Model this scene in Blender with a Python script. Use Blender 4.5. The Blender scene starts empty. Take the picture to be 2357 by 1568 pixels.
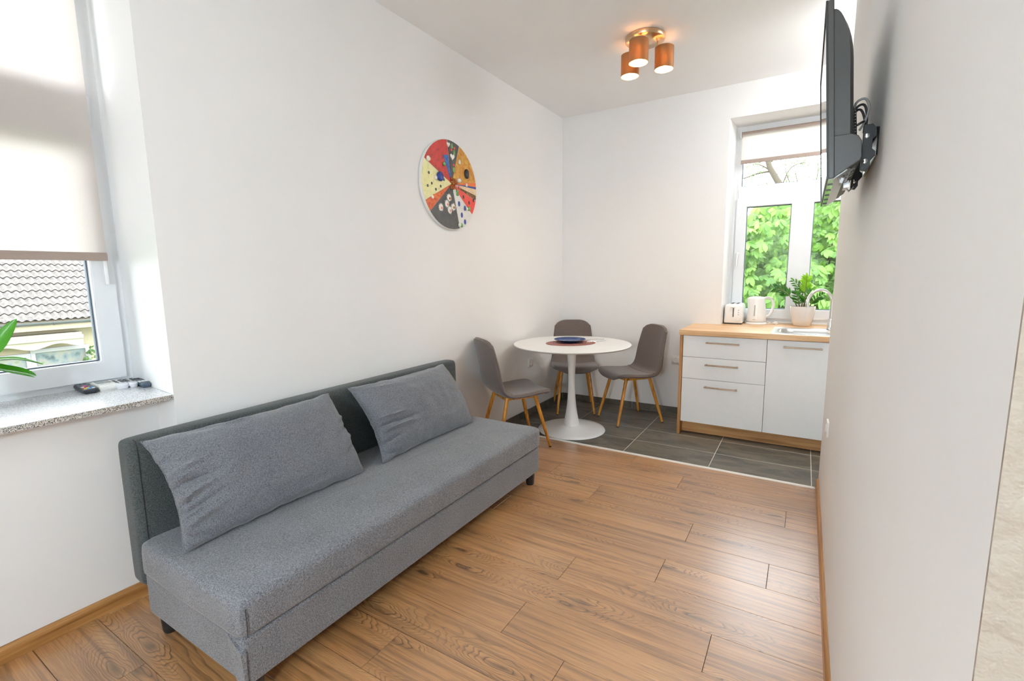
import bpy, bmesh, math, random
from mathutils import Vector, Matrix, noise

rnd = random.Random(7)
PI = math.pi
scene = bpy.context.scene
COL = scene.collection

# ------------------------------------------------------------------ camera, world, lights, exposure
cam_data = bpy.data.cameras.new('camera')
cam = bpy.data.objects.new('camera', cam_data)
COL.objects.link(cam)
scene.camera = cam
cam_data.sensor_fit = 'HORIZONTAL'
cam_data.sensor_width = 36.0
cam_data.lens = 1095.42 * 36.0 / 2357.0
cam_data.clip_start = 0.02
cam_data.clip_end = 200
CAMX, CAMY, CAMZ = 2.1658, 0.0, 1.332
yaw, pitch, roll = -0.55109, -0.138205, -0.012379
_fwd = Vector((math.sin(yaw) * math.cos(pitch), math.cos(yaw) * math.cos(pitch), math.sin(pitch)))
_right = Vector((math.cos(yaw), -math.sin(yaw), 0))
_up = _right.cross(_fwd)
_r2 = math.cos(roll) * _right + math.sin(roll) * _up
_u2 = -math.sin(roll) * _right + math.cos(roll) * _up
cam.matrix_world = Matrix(((_r2.x, _u2.x, -_fwd.x, CAMX), (_r2.y, _u2.y, -_fwd.y, CAMY),
                           (_r2.z, _u2.z, -_fwd.z, CAMZ), (0, 0, 0, 1)))

SKY = 5.5
world = bpy.data.worlds.new('world')
scene.world = world
world.use_nodes = True
wb = world.node_tree.nodes['Background']
wb.inputs['Color'].default_value = (0.90, 0.96, 1.0, 1)      # flat overcast sky
wb.inputs['Strength'].default_value = SKY

LAMP_W = 300.0         # bulbs of the kitchen ceiling lamp (radiance)
ALCOVE_FILL_W = 34.0      # added fill light hidden in the kitchen alcove
FILL_W = 150.0         # added fill light behind the camera
EXPOSURE = 1.08
scene.view_settings.view_transform = 'Standard'
scene.view_settings.look = 'None'
scene.view_settings.exposure = EXPOSURE
scene.view_settings.gamma = 1.0
scene.view_settings.use_curve_mapping = False
scene.cycles.use_denoising = True
scene.cycles.use_adaptive_sampling = True
scene.cycles.adaptive_threshold = 0.02
scene.cycles.max_bounces = 10
scene.cycles.diffuse_bounces = 7
scene.cycles.glossy_bounces = 6
scene.cycles.transmission_bounces = 8
scene.cycles.transparent_max_bounces = 12
scene.cycles.use_light_tree = False
scene.cycles.sample_clamp_indirect = 8.0
scene.cycles.caustics_reflective = False
scene.cycles.caustics_refractive = False

# ------------------------------------------------------------------ mesh helpers
class B:
    """collects vertices and faces; build() links them as one mesh object"""
    def __init__(s):
        s.v = []; s.f = []
    def add(s, vs, fs):
        o = len(s.v)
        s.v.extend([tuple(p) for p in vs]); s.f.extend([tuple(i + o for i in f) for f in fs])
        return s
    def box(s, x0, x1, y0, y1, z0, z1, M=None):
        vs = [Vector(p) for p in ((x0, y0, z0), (x1, y0, z0), (x1, y1, z0), (x0, y1, z0),
                                  (x0, y0, z1), (x1, y0, z1), (x1, y1, z1), (x0, y1, z1))]
        if M: vs = [M @ p for p in vs]
        return s.add(vs, [(0, 3, 2, 1), (4, 5, 6, 7), (0, 1, 5, 4), (1, 2, 6, 5), (2, 3, 7, 6), (3, 0, 4, 7)])
    def prism(s, poly, z0, z1, M=None):
        n = len(poly)
        vs = [Vector((p[0], p[1], z0)) for p in poly] + [Vector((p[0], p[1], z1)) for p in poly]
        if M: vs = [M @ p for p in vs]
        fs = [tuple(reversed(range(n))), tuple(range(n, 2 * n))]
        fs += [(i, (i + 1) % n, n + (i + 1) % n, n + i) for i in range(n)]
        return s.add(vs, fs)
    def loft(s, loops, cap0=True, cap1=True, closed=True):
        n = len(loops[0]); vs = []; fs = []
        for L in loops: vs += [Vector(p) for p in L]
        for k in range(len(loops) - 1):
            for i in range(n if closed else n - 1):
                j = (i + 1) % n
                fs.append((k * n + i, k * n + j, (k + 1) * n + j, (k + 1) * n + i))
        if cap0: fs.append(tuple(reversed(range(n))))
        if cap1: fs.append(tuple(range((len(loops) - 1) * n, len(loops) * n)))
        return s.add(vs, fs)
    def lathe(s, prof, n=32, c=(0, 0, 0), cap0=True, cap1=True, M=None):
        loops = []
        for r, z in prof:
            L = [Vector((c[0] + r * math.cos(2 * PI * i / n), c[1] + r * math.sin(2 * PI * i / n), c[2] + z)) for i in range(n)]
            if M: L = [M @ p for p in L]
            loops.append(L)
        return s.loft(loops, cap0, cap1)
    def tube(s, path, r, n=10, cap=True):
        path = [Vector(p) for p in path]
        rr = r if isinstance(r, (list, tuple)) else [r] * len(path)
        loops = []; prev = None
        for i, p in enumerate(path):
            t = (path[min(i + 1, len(path) - 1)] - path[max(i - 1, 0)]).normalized()
            if prev is None:
                a = Vector((0, 0, 1)) if abs(t.z) < 0.9 else Vector((1, 0, 0))
                u = t.cross(a).normalized()
            else:
                u = (prev - t * prev.dot(t)).normalized()
            w = t.cross(u); prev = u
            loops.append([p + (u * math.cos(2 * PI * k / n) + w * math.sin(2 * PI * k / n)) * rr[i] for k in range(n)])
        return s.loft(loops, cap, cap)
    def grid(s, fn, nu, nv):
        vs = [fn(i / nu, j / nv) for i in range(nu + 1) for j in range(nv + 1)]
        fs = [(i * (nv + 1) + j, (i + 1) * (nv + 1) + j, (i + 1) * (nv + 1) + j + 1, i * (nv + 1) + j + 1)
              for i in range(nu) for j in range(nv)]
        return s.add(vs, fs)
    def ring(s, u0, u1, z0, z1, wu, wz, v0, v1, M=None):
        """mitred rectangular frame in the u-z plane, v deep"""
        def L(a, c, e, g, v): return [Vector(p) for p in ((a, v, e), (c, v, e), (c, v, g), (a, v, g))]
        o0, o1 = L(u0, u1, z0, z1, v0), L(u0, u1, z0, z1, v1)
        i0, i1 = L(u0 + wu, u1 - wu, z0 + wz, z1 - wz, v0), L(u0 + wu, u1 - wu, z0 + wz, z1 - wz, v1)
        loops = [o0, i0, i1, o1, o0]
        if M: loops = [[M @ p for p in L_] for L_ in loops]
        return s.loft(loops, False, False)
    def sphere(s, c, r, n=12, m=8, sc=(1, 1, 1)):
        c = Vector(c); prof = []
        loops = []
        for k in range(1, m):
            a = PI * k / m
            loops.append([c + Vector((math.sin(a) * math.cos(2 * PI * i / n) * r * sc[0], math.sin(a) * math.sin(2 * PI * i / n) * r * sc[1], -math.cos(a) * r * sc[2])) for i in range(n)])
        return s.loft(loops)
    def mesh(s, name, mat, smooth=True, angle=35):
        me = bpy.data.meshes.new(name)
        me.from_pydata(s.v, [], s.f)
        bm = bmesh.new(); bm.from_mesh(me); bmesh.ops.recalc_face_normals(bm, faces=bm.faces); bm.to_mesh(me); bm.free()
        if mat is not None: me.materials.append(mat)
        if smooth:
            me.polygons.foreach_set('use_smooth', [True] * len(me.polygons))
            me.set_sharp_from_angle(angle=math.radians(angle))
        me.update()
        return me
    def build(s, name, mat, parent=None, smooth=True, angle=35, bevel=0, seg=2, loc=None, rz=None):
        o = bpy.data.objects.new(name, s.mesh(name, mat, smooth, angle))
        COL.objects.link(o)
        if parent: o.parent = parent
        if loc: o.location = loc
        if rz is not None: o.rotation_euler = (0, 0, rz)
        if bevel:
            m = o.modifiers.new('bevel', 'BEVEL'); m.width = bevel; m.segments = seg; m.limit_method = 'ANGLE'
            m.angle_limit = math.radians(40); m.harden_normals = False
        return o

def tag(o, label=None, cat=None, group=None, kind=None):
    if label: o['label'] = label
    if cat: o['category'] = cat
    if group: o['group'] = group
    if kind: o['kind'] = kind
    return o

def thing(name, label, cat, loc=(0, 0, 0), rz=0, group=None, rot=None):
    o = bpy.data.objects.new(name, None); COL.objects.link(o)
    o.location = loc; o.rotation_euler = rot if rot else (0, 0, rz)
    o.empty_display_size = 0.05
    return tag(o, label, cat, group)

def inst(name, me, parent, loc, rot=(0, 0, 0), sc=(1, 1, 1)):
    o = bpy.data.objects.new(name, me); COL.objects.link(o)
    o.parent = parent; o.location = loc; o.rotation_euler = rot; o.scale = sc
    return o

def copy_tree(o, parent=None):
    c = o.copy(); COL.objects.link(c); c.parent = parent
    for ch in list(o.children):
        copy_tree(ch, c)
    return c

def struct(name, bd, mat, label, **kw):
    o = bd.build(name, mat, **kw); tag(o, label, kind='structure')
    return o

def rrect(x0, x1, y0, y1, r, z, n=6):
    P = []
    for cx, cy, a0 in ((x1 - r, y1 - r, 0), (x0 + r, y1 - r, PI / 2), (x0 + r, y0 + r, PI), (x1 - r, y0 + r, 1.5 * PI)):
        for k in range(n + 1):
            a = a0 + PI / 2 * k / n
            P.append((cx + r * math.cos(a), cy + r * math.sin(a), z))
    return P

def lerp(a, b, t): return a + (b - a) * t
def curve_at(pts, t):
    """piecewise smooth sample through a list of tuples"""
    n = len(pts) - 1; x = min(max(t, 0), 1) * n; i = min(int(x), n - 1); f = x - i
    p0, p1, p2, p3 = pts[max(i - 1, 0)], pts[i], pts[i + 1], pts[min(i + 2, n)]
    return tuple(0.5 * ((2 * b) + (-a + c) * f + (2 * a - 5 * b + 4 * c - d) * f * f + (-a + 3 * b - 3 * c + d) * f ** 3)
                 for a, b, c, d in zip(p0, p1, p2, p3))

# ------------------------------------------------------------------ material helpers
class NT:
    def __init__(s, name):
        s.m = bpy.data.materials.new(name); s.m.use_nodes = True
        s.t = s.m.node_tree; s.n = s.t.nodes
        s.p = s.n['Principled BSDF']; s.out = s.n['Material Output']
    def new(s, kind, **kw):
        nd = s.n.new(kind)
        for k, v in kw.items():
            if k in nd.inputs: nd.inputs[k].default_value = v
            else: setattr(nd, k, v)
        return nd
    def link(s, a, b): s.t.links.new(a, b)
    def coord(s, kind='Object'): return s.new('ShaderNodeTexCoord').outputs[kind]
    def mapping(s, vec, scale=(1, 1, 1), loc=(0, 0, 0), rot=(0, 0, 0)):
        m = s.new('ShaderNodeMapping'); m.inputs['Scale'].default_value = scale
        m.inputs['Location'].default_value = loc; m.inputs['Rotation'].default_value = rot
        s.link(vec, m.inputs['Vector']); return m.outputs['Vector']
    def noise(s, vec, scale, detail=4, rough=0.5, dist=0):
        nd = s.new('ShaderNodeTexNoise'); nd.inputs['Scale'].default_value = scale
        nd.inputs['Detail'].default_value = detail; nd.inputs['Roughness'].default_value = rough
        nd.inputs['Distortion'].default_value = dist
        if vec is not None: s.link(vec, nd.inputs['Vector'])
        return nd.outputs['Fac']
    def ramp(s, fac, stops, interp='LINEAR'):
        r = s.new('ShaderNodeValToRGB'); r.color_ramp.interpolation = interp
        el = r.color_ramp.elements
        while len(el) > 1: el.remove(el[0])
        el[0].position = stops[0][0]; el[0].color = (*stops[0][1], 1)
        for p, c in stops[1:]:
            e = el.new(p); e.color = (*c, 1)
        s.link(fac, r.inputs['Fac']); return r.outputs['Color']
    def math(s, op, a, b=None, c=None):
        nd = s.new('ShaderNodeMath'); nd.operation = op
        for i, x in enumerate((a, b, c)):
            if x is None: continue
            if isinstance(x, (int, float)): nd.inputs[i].default_value = x
            else: s.link(x, nd.inputs[i])
        return nd.outputs[0]
    def mix(s, fac, a, b, mode='MIX'):
        nd = s.new('ShaderNodeMix'); nd.data_type = 'RGBA'; nd.blend_type = mode
        for sock, x in ((nd.inputs[0], fac), (nd.inputs[6], a), (nd.inputs[7], b)):
            if isinstance(x, (int, float)): sock.default_value = x
            elif isinstance(x, tuple): sock.default_value = (*x, 1)
            else: s.link(x, sock)
        return nd.outputs[2]
    def bump(s, height, strength=0.1, dist=0.01):
        b = s.new('ShaderNodeBump'); b.inputs['Strength'].default_value = strength; b.inputs['Distance'].default_value = dist
        s.link(height, b.inputs['Height']); s.link(b.outputs['Normal'], s.p.inputs['Normal'])
    def base(s, x):
        if isinstance(x, tuple): s.p.inputs['Base Color'].default_value = (*x, 1)
        else: s.link(x, s.p.inputs['Base Color'])

def rgb(r, g, b):
    f = lambda c: (c / 255 / 12.92) if c / 255 <= 0.04045 else ((c / 255 + 0.055) / 1.055) ** 2.4
    return (f(r), f(g), f(b))

def plain(name, col, rough=0.5, metal=0, spec=0.5, bump=0, bscale=200, **kw):
    t = NT(name); t.base(col); t.p.inputs['Roughness'].default_value = rough; t.p.inputs['Metallic'].default_value = metal
    t.p.inputs['Specular IOR Level'].default_value = spec
    v = t.coord()
    n = t.noise(v, bscale if bump else 30, 3)
    t.base(t.mix(0.06, col, t.ramp(n, [(0.3, tuple(c * 0.8 for c in col)), (0.7, tuple(min(1, c * 1.1) for c in col))])))
    if bump: t.bump(n, bump, 0.002)
    for k, x in kw.items(): t.p.inputs[k].default_value = x
    return t.m

M = {}
def paint(name, col, bump=0.05, scale=90, dist=0.004):
    t = NT(name); v = t.coord()
    n1 = t.noise(v, 1.3, 3); n2 = t.noise(v, scale, 5, 0.6)
    t.base(t.ramp(n1, [(0.3, tuple(c * 0.975 for c in col)), (0.7, col)]))
    t.p.inputs['Roughness'].default_value = 0.6; t.p.inputs['Specular IOR Level'].default_value = 0.3
    t.bump(n2, bump, dist); return t.m
M['wall'] = paint('white_paint', (0.84, 0.835, 0.825))
M['ceil'] = paint('ceiling_paint', (0.88, 0.88, 0.875))
M['beige'] = paint('beige_plaster', (0.36, 0.305, 0.25), 0.5, 14, 0.03)  # beige plaster, its colour darkened for the shade on the wall end

def plank_mat():
    t = NT('oak_laminate'); info = t.new('ShaderNodeObjectInfo')
    off = t.new('ShaderNodeCombineXYZ')
    t.link(t.math('MULTIPLY', info.outputs['Random'], 37.0), off.inputs[0])
    t.link(t.math('MULTIPLY', info.outputs['Random'], 91.0), off.inputs[1])
    va = t.new('ShaderNodeVectorMath'); va.operation = 'ADD'
    t.link(t.coord(), va.inputs[0]); t.link(off.outputs[0], va.inputs[1]); v = va.outputs[0]
    # knots bend the growth lines; only some cells of the voronoi field hold one
    wv = t.noise(t.mapping(v, (7, 26, 1)), 1.0, 1)
    wv3 = t.new('ShaderNodeCombineXYZ'); t.link(t.math('MULTIPLY', t.math('SUBTRACT', wv, 0.5), 0.22), wv3.inputs[0]); t.link(t.math('MULTIPLY', t.math('SUBTRACT', t.noise(t.mapping(v, (9, 31, 1), (3, 7, 0)), 1.0, 1), 0.5), 0.22), wv3.inputs[1])
    vk_ = t.new('ShaderNodeVectorMath'); t.link(t.mapping(v, (1.9, 7.5, 0.0)), vk_.inputs[0]); t.link(wv3.outputs[0], vk_.inputs[1])
    vor = t.new('ShaderNodeTexVoronoi'); vor.voronoi_dimensions = '2D'; vor.inputs['Scale'].default_value = 1.0
    vor.inputs['Randomness'].default_value = 1.0
    t.link(vk_.outputs[0], vor.inputs['Vector']); d = vor.outputs['Distance']
    sc_ = t.new('ShaderNodeSeparateColor'); t.link(vor.outputs['Color'], sc_.inputs[0])
    has = t.math('GREATER_THAN', sc_.outputs[0], 0.55)
    k = t.math('MULTIPLY', has, t.math('POWER', 2.718, t.math('MULTIPLY', t.math('MULTIPLY', d, d), -4.5)))
    sep = t.new('ShaderNodeSeparateXYZ'); t.link(v, sep.inputs[0])
    warp = t.noise(t.mapping(v, (1.1, 7, 1)), 1.0, 3)
    g = t.math('ADD', t.math('MULTIPLY', sep.outputs[1], 34.0), t.math('MULTIPLY', warp, 7.0))
    g = t.math('ADD', g, t.math('MULTIPLY', k, 11.0))
    g = t.math('ADD', g, t.math('MULTIPLY', t.noise(t.mapping(v, (9, 50, 1)), 1.0, 2), 0.55))
    ring = t.math('FRACT', g)
    line = t.ramp(ring, [(0.0, (0, 0, 0)), (0.55, (0.06, 0.06, 0.06)), (0.80, (0.55, 0.55, 0.55)), (0.88, (1, 1, 1)), (0.96, (0.1, 0.1, 0.1)), (1.0, (0, 0, 0))])
    fine = t.noise(t.mapping(v, (4, 230, 1)), 1.0, 4, 0.65)
    streak = t.noise(t.mapping(v, (1.3, 38, 1)), 1.0, 4, 0.6)
    pore = t.ramp(t.noise(t.mapping(v, (11, 480, 1)), 1.0, 3), [(0.33, (1, 1, 1)), (0.43, (0, 0, 0))])
    tone = t.noise(t.mapping(v, (0.8, 3.5, 1)), 1.0, 3)
    base = t.ramp(tone, [(0.28, rgb(166, 114, 66)), (0.5, rgb(196, 142, 88)), (0.75, rgb(218, 170, 116))])
    c = t.mix(0.45, base, t.ramp(fine, [(0.3, rgb(126, 80, 42)), (0.7, rgb(224, 174, 118))]))
    c = t.mix(t.math('MULTIPLY', t.ramp(streak, [(0.48, (0, 0, 0)), (0.70, (1, 1, 1))]), 0.70), c, rgb(98, 62, 34))
    soft = t.ramp(t.noise(t.mapping(v, (0.9, 5, 1), (4, 4, 0)), 1.0, 2), [(0.40, (0.12, 0.12, 0.12)), (0.62, (0.75, 0.75, 0.75))])
    amt = t.math('MAXIMUM', t.math('MULTIPLY', soft, 0.85), t.math('MULTIPLY', k, 1.3))
    c = t.mix(t.math('MULTIPLY', line, t.math('MINIMUM', amt, 0.95)), c, rgb(72, 46, 26))
    c = t.mix(t.math('MULTIPLY', pore, 0.30), c, rgb(96, 64, 42))
    kn = t.math('MULTIPLY', has, t.ramp(d, [(0.0, (1, 1, 1)), (0.05, (0.7, 0.7, 0.7)), (0.13, (0, 0, 0))]))
    c = t.mix(t.math('MULTIPLY', kn, 0.72), c, rgb(62, 44, 32))
    tint = t.ramp(info.outputs['Random'], [(0.0, (0.86, 0.85, 0.84)), (0.5, (1, 1, 1)), (1.0, (0.95, 0.94, 0.92))])
    c = t.mix(1.0, c, tint, 'MULTIPLY')
    t.base(c)
    t.link(t.math('ADD', 0.31, t.math('MULTIPLY', fine, 0.10)), t.p.inputs['Roughness'])
    t.p.inputs['Specular IOR Level'].default_value = 0.5
    t.p.inputs['Coat Weight'].default_value = 1.0; t.p.inputs['Coat Roughness'].default_value = 0.33; t.p.inputs['Coat IOR'].default_value = 1.85
    t.bump(fine, 0.08, 0.001)
    return t.m
M['plank'] = plank_mat()

def wood_mat(name, light, mid, dark, axis=0, rough=0.45, freq=1.0):
    t = NT(name); v = t.coord()
    s1 = [60 * freq] * 3; s1[axis] = 2.2 * freq
    s2 = [9 * freq] * 3; s2[axis] = 0.9 * freq
    a = t.noise(t.mapping(v, tuple(s1)), 1.0, 5, 0.6); b = t.noise(t.mapping(v, tuple(s2)), 1.0, 4, 0.55, 0.6)
    c = t.ramp(t.math('ADD', t.math('MULTIPLY', a, 0.5), t.math('MULTIPLY', b, 0.5)), [(0.38, dark), (0.47, mid), (0.58, light)])
    t.base(c); t.p.inputs['Roughness'].default_value = rough
    t.bump(a, 0.12, 0.001); return t.m
M['skirt'] = wood_mat('oak_skirting', rgb(184, 136, 80), rgb(150, 102, 54), rgb(70, 44, 24), 1, 0.4, 0.8)
M['worktop'] = wood_mat('oak_worktop', rgb(232, 194, 148), rgb(216, 174, 126), rgb(190, 144, 96), 0, 0.35)
M['sidepanel'] = wood_mat('oak_panel', rgb(206, 152, 96), rgb(186, 130, 76), rgb(140, 92, 50), 2, 0.45)
M['plinth'] = wood_mat('oak_plinth', rgb(212, 164, 108), rgb(192, 142, 88), rgb(150, 104, 60), 0, 0.45)
M['chairleg'] = wood_mat('honey_wood', rgb(222, 156, 62), rgb(200, 132, 42), rgb(150, 92, 26), 2, 0.35, 1.5)

def tile_mat():
    t = NT('slate_tile'); info = t.new('ShaderNodeObjectInfo')
    off = t.new('ShaderNodeCombineXYZ'); t.link(t.math('MULTIPLY', info.outputs['Random'], 53.0), off.inputs[0])
    t.link(t.math('MULTIPLY', info.outputs['Random'], 17.0), off.inputs[1])
    va = t.new('ShaderNodeVectorMath'); t.link(t.coord(), va.inputs[0]); t.link(off.outputs[0], va.inputs[1]); v = va.outputs[0]
    a = t.noise(t.mapping(v, (3, 9, 3)), 1.0, 6, 0.62, 0.8); b = t.noise(v, 60, 4)
    c = t.ramp(a, [(0.3, rgb(66, 64, 60)), (0.46, rgb(90, 87, 80)), (0.58, rgb(122, 112, 97)), (0.7, rgb(86, 86, 84))])
    c = t.mix(0.2, c, t.ramp(b, [(0.3, rgb(50, 50, 50)), (0.7, rgb(112, 108, 100))]))
    t.base(c); t.p.inputs['Roughness'].default_value = 0.32; t.bump(b, 0.06, 0.001)
    return t.m
M['tile'] = tile_mat()
M['grout'] = plain('pale_grout', (0.66, 0.63, 0.56), 0.8)
M['joint'] = plain('dark_joint', (0.16, 0.15, 0.16), 0.6)

def fabric(name, dark, light, scale=420, sheen=0.3, tintc=None, bump=0.35, axis=(1, 1, 1)):
    t = NT(name); v = t.coord()
    vm = t.mapping(v, axis)
    a = t.noise(vm, scale, 2, 0.7); b = t.noise(vm, scale * 0.33, 3, 0.6); w = t.noise(v, 5, 2)
    f = t.math('ADD', t.math('MULTIPLY', a, 0.65), t.math('MULTIPLY', b, 0.35))
    c = t.ramp(f, [(0.40, dark), (0.5, tuple((p + q) / 2 for p, q in zip(dark, light))), (0.60, light)])
    c = t.mix(0.1, c, t.ramp(w, [(0.3, dark), (0.7, light)]))
    t.base(c); t.p.inputs['Roughness'].default_value = 0.85; t.p.inputs['Specular IOR Level'].default_value = 0.2
    t.p.inputs['Sheen Weight'].default_value = sheen; t.p.inputs['Sheen Roughness'].default_value = 0.45
    t.bump(f, bump, 0.002); return t.m
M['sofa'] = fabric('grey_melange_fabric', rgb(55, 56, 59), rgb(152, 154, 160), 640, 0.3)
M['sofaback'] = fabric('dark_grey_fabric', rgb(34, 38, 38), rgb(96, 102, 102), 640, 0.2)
M['pillow'] = fabric('pillow_fabric', rgb(60, 62, 66), rgb(140, 143, 150), 700, 0.35)
M['chair'] = fabric('taupe_fabric', rgb(92, 82, 77), rgb(124, 112, 106), 500, 0.35, bump=0.15)
M['seam'] = plain('dark_seam', rgb(52, 50, 52), 0.9)
M['chairseam'] = plain('taupe_seam', rgb(66, 56, 52), 0.9)
M['blackplastic'] = plain('black_plastic', (0.012, 0.012, 0.013), 0.4)
M['white_gloss'] = plain('white_lacquer', (0.83, 0.835, 0.83), 0.25)
M['cabwhite'] = plain('white_front', (0.90, 0.915, 0.92), 0.4)
M['tablewhite'] = plain('white_table', (0.84, 0.84, 0.83), 0.28)
M['pvc'] = plain('white_pvc', (0.75, 0.765, 0.785), 0.35)
M['gasket'] = plain('grey_gasket', (0.10, 0.13, 0.17), 0.6)
M['trimwhite'] = plain('cream_trim', (0.80, 0.78, 0.72), 0.4)
M['socket'] = plain('socket_plastic', (0.80, 0.79, 0.77), 0.35)
M['dark'] = plain('dark_hole', (0.02, 0.02, 0.02), 0.6)
M['chrome'] = plain('chrome', (0.80, 0.80, 0.80), 0.08, 1.0)
M['steel'] = plain('brushed_steel', (0.66, 0.66, 0.66), 0.28, 1.0)
M['bronze'] = plain('handle_metal', rgb(176, 158, 140), 0.2, 1.0)

def granite(name, c0, c1, c2, scale, rough):
    t = NT(name); v = t.coord()
    vo = t.new('ShaderNodeTexVoronoi'); vo.inputs['Scale'].default_value = scale; t.link(v, vo.inputs['Vector'])
    s = t.new('ShaderNodeSeparateColor'); t.link(vo.outputs['Color'], s.inputs[0])
    n = t.noise(v, scale * 0.8, 3)
    c = t.ramp(t.math('ADD', t.math('MULTIPLY', s.outputs[0], 0.7), t.math('MULTIPLY', n, 0.3)),
               [(0.22, c0), (0.32, c1), (0.5, c2), (0.7, tuple(min(1, x * 1.25) for x in c2))], 'LINEAR')
    t.base(c); t.p.inputs['Roughness'].default_value = rough; return t.m
M['granite'] = granite('polished_granite', (0.22, 0.225, 0.23), (0.48, 0.49, 0.50), (0.66, 0.67, 0.68), 620, 0.22)  # sill top: speckle paled in the colour for the window's reflection
M['granite_edge'] = granite('granite_edge', (0.035, 0.033, 0.032), (0.16, 0.15, 0.14), (0.56, 0.53, 0.48), 520, 0.5)

def glass_mat(name, refl=0.06, tint=(1, 1, 1)):
    t = NT(name); tr = t.new('ShaderNodeBsdfTransparent'); tr.inputs[0].default_value = (*tint, 1)
    gl = t.new('ShaderNodeBsdfGlossy'); gl.inputs['Roughness'].default_value = 0.0
    fr = t.new('ShaderNodeFresnel'); fr.inputs['IOR'].default_value = 1.35
    mx = t.new('ShaderNodeMixShader'); t.link(t.math('MULTIPLY', fr.outputs[0], refl / 0.02), mx.inputs[0]) if False else t.link(fr.outputs[0], mx.inputs[0])
    t.link(tr.outputs[0], mx.inputs[1]); t.link(gl.outputs[0], mx.inputs[2]); t.link(mx.outputs[0], t.out.inputs[0])
    t.n.remove(t.p); return t.m
M['glass'] = glass_mat('window_glass')

def translucent(name, col, tcol, fac, rough=0.9, scale=600):
    t = NT(name); v = t.coord(); n = t.noise(v, scale, 2)
    c = t.ramp(n, [(0.3, tuple(x * 0.88 for x in col)), (0.7, col)])
    d = t.new('ShaderNodeBsdfDiffuse'); t.link(c, d.inputs[0])
    tr = t.new('ShaderNodeBsdfTranslucent'); tr.inputs[0].default_value = (*tcol, 1)
    mx = t.new('ShaderNodeMixShader'); mx.inputs[0].default_value = fac
    t.link(d.outputs[0], mx.inputs[1]); t.link(tr.outputs[0], mx.inputs[2]); t.link(mx.outputs[0], t.out.inputs[0])
    t.n.remove(t.p); return t.m
M['blind'] = translucent('blind_fabric', (0.72, 0.66, 0.62), (0.68, 0.62, 0.58), 0.42)
M['blindbar'] = plain('blind_bar', rgb(156, 138, 128), 0.6)

# ------------------------------------------------------------------ the room shell
H = 2.865; D = 4.539; W = 2.31
SILL = 0.865
NY0, NY1 = -0.33, 0.888          # window niche in the left wall
b = B()
b.prism([(0, NY1), (0, D + 0.45), (-0.60, D + 0.45), (-0.60, 0.93), (-0.47, 0.925)], SILL - 0.02, H)
b.prism([(0, NY1), (0, D + 0.45), (-0.60, D + 0.45), (-0.60, NY1)], 0, SILL - 0.02)
b.box(-0.60, -0.16, NY0, NY1, 0, SILL - 0.022)
b.prism([(0, NY0), (-0.47, NY0 - 0.037), (-0.60, NY0 - 0.037), (-0.60, -1.8), (0, -1.8)], SILL - 0.02, H)
b.box(-0.60, 0, -1.8, NY0, 0, SILL - 0.02)
b.prism([(0, NY0), (0, NY1), (-0.60, 0.93), (-0.60, NY0 - 0.04)], 2.62, H)
struct('wall_left', b, M['wall'], 'long white painted wall with deep window niche on the left', smooth=False)

KX = 2.75                        # kitchen side wall
KW0, KW1 = 1.545, 2.655          # kitchen window niche
b = B()
b.box(-0.60, KW0, D, D + 0.45, 0, H)
b.prism([(KW0, D), (KW0 + 0.02, D + 0.33), (KW0 + 0.02, D + 0.45), (KW0, D + 0.45)], 0.83, 2.60)
b.prism([(KW1, D), (KW1, D + 0.45), (KW1 - 0.02, D + 0.45), (KW1 - 0.02, D + 0.33)], 0.83, 2.60)
b.box(KW1, 2.95, D, D + 0.45, 0, H)
b.box(KW0, KW1, D, D + 0.45, 0, 0.832)
b.box(KW0, KW1, D, D + 0.45, 2.60, H)
struct('wall_back', b, M['wall'], 'white painted end wall of the kitchen corner with window niche', smooth=False)

b = B(); b.box(W, 2.95, 0.520, 3.42, 0, H)
wr = struct('wall_right', b, M['wall'], 'white wall on the right carrying the television', smooth=False)
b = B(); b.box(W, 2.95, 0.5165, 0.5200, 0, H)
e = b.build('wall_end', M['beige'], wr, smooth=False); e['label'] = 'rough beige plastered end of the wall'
b = B(); b.box(KX, 2.95, 3.42, D, 0, H)
struct('wall_kitchen', b, M['wall'], 'white side wall of the kitchen alcove', smooth=False)
b = B(); b.box(3.75, 3.9, -1.8, 0.6, 0, H); b.box(2.95, 3.75, 0.5165, 0.6, 0, H)
struct('wall_hall', b, M['wall'], 'white hallway wall beside the camera', smooth=False)
b = B(); b.box(-0.6, 3.9, -1.95, -1.8, 0, H)
struct('wall_near', b, M['wall'], 'white wall behind the camera', smooth=False)
b = B(); b.box(-0.6, 3.9, -1.95, D + 0.45, H, H + 0.2)
struct('ceiling', b, M['ceil'], 'smooth white painted ceiling', smooth=False)

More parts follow.
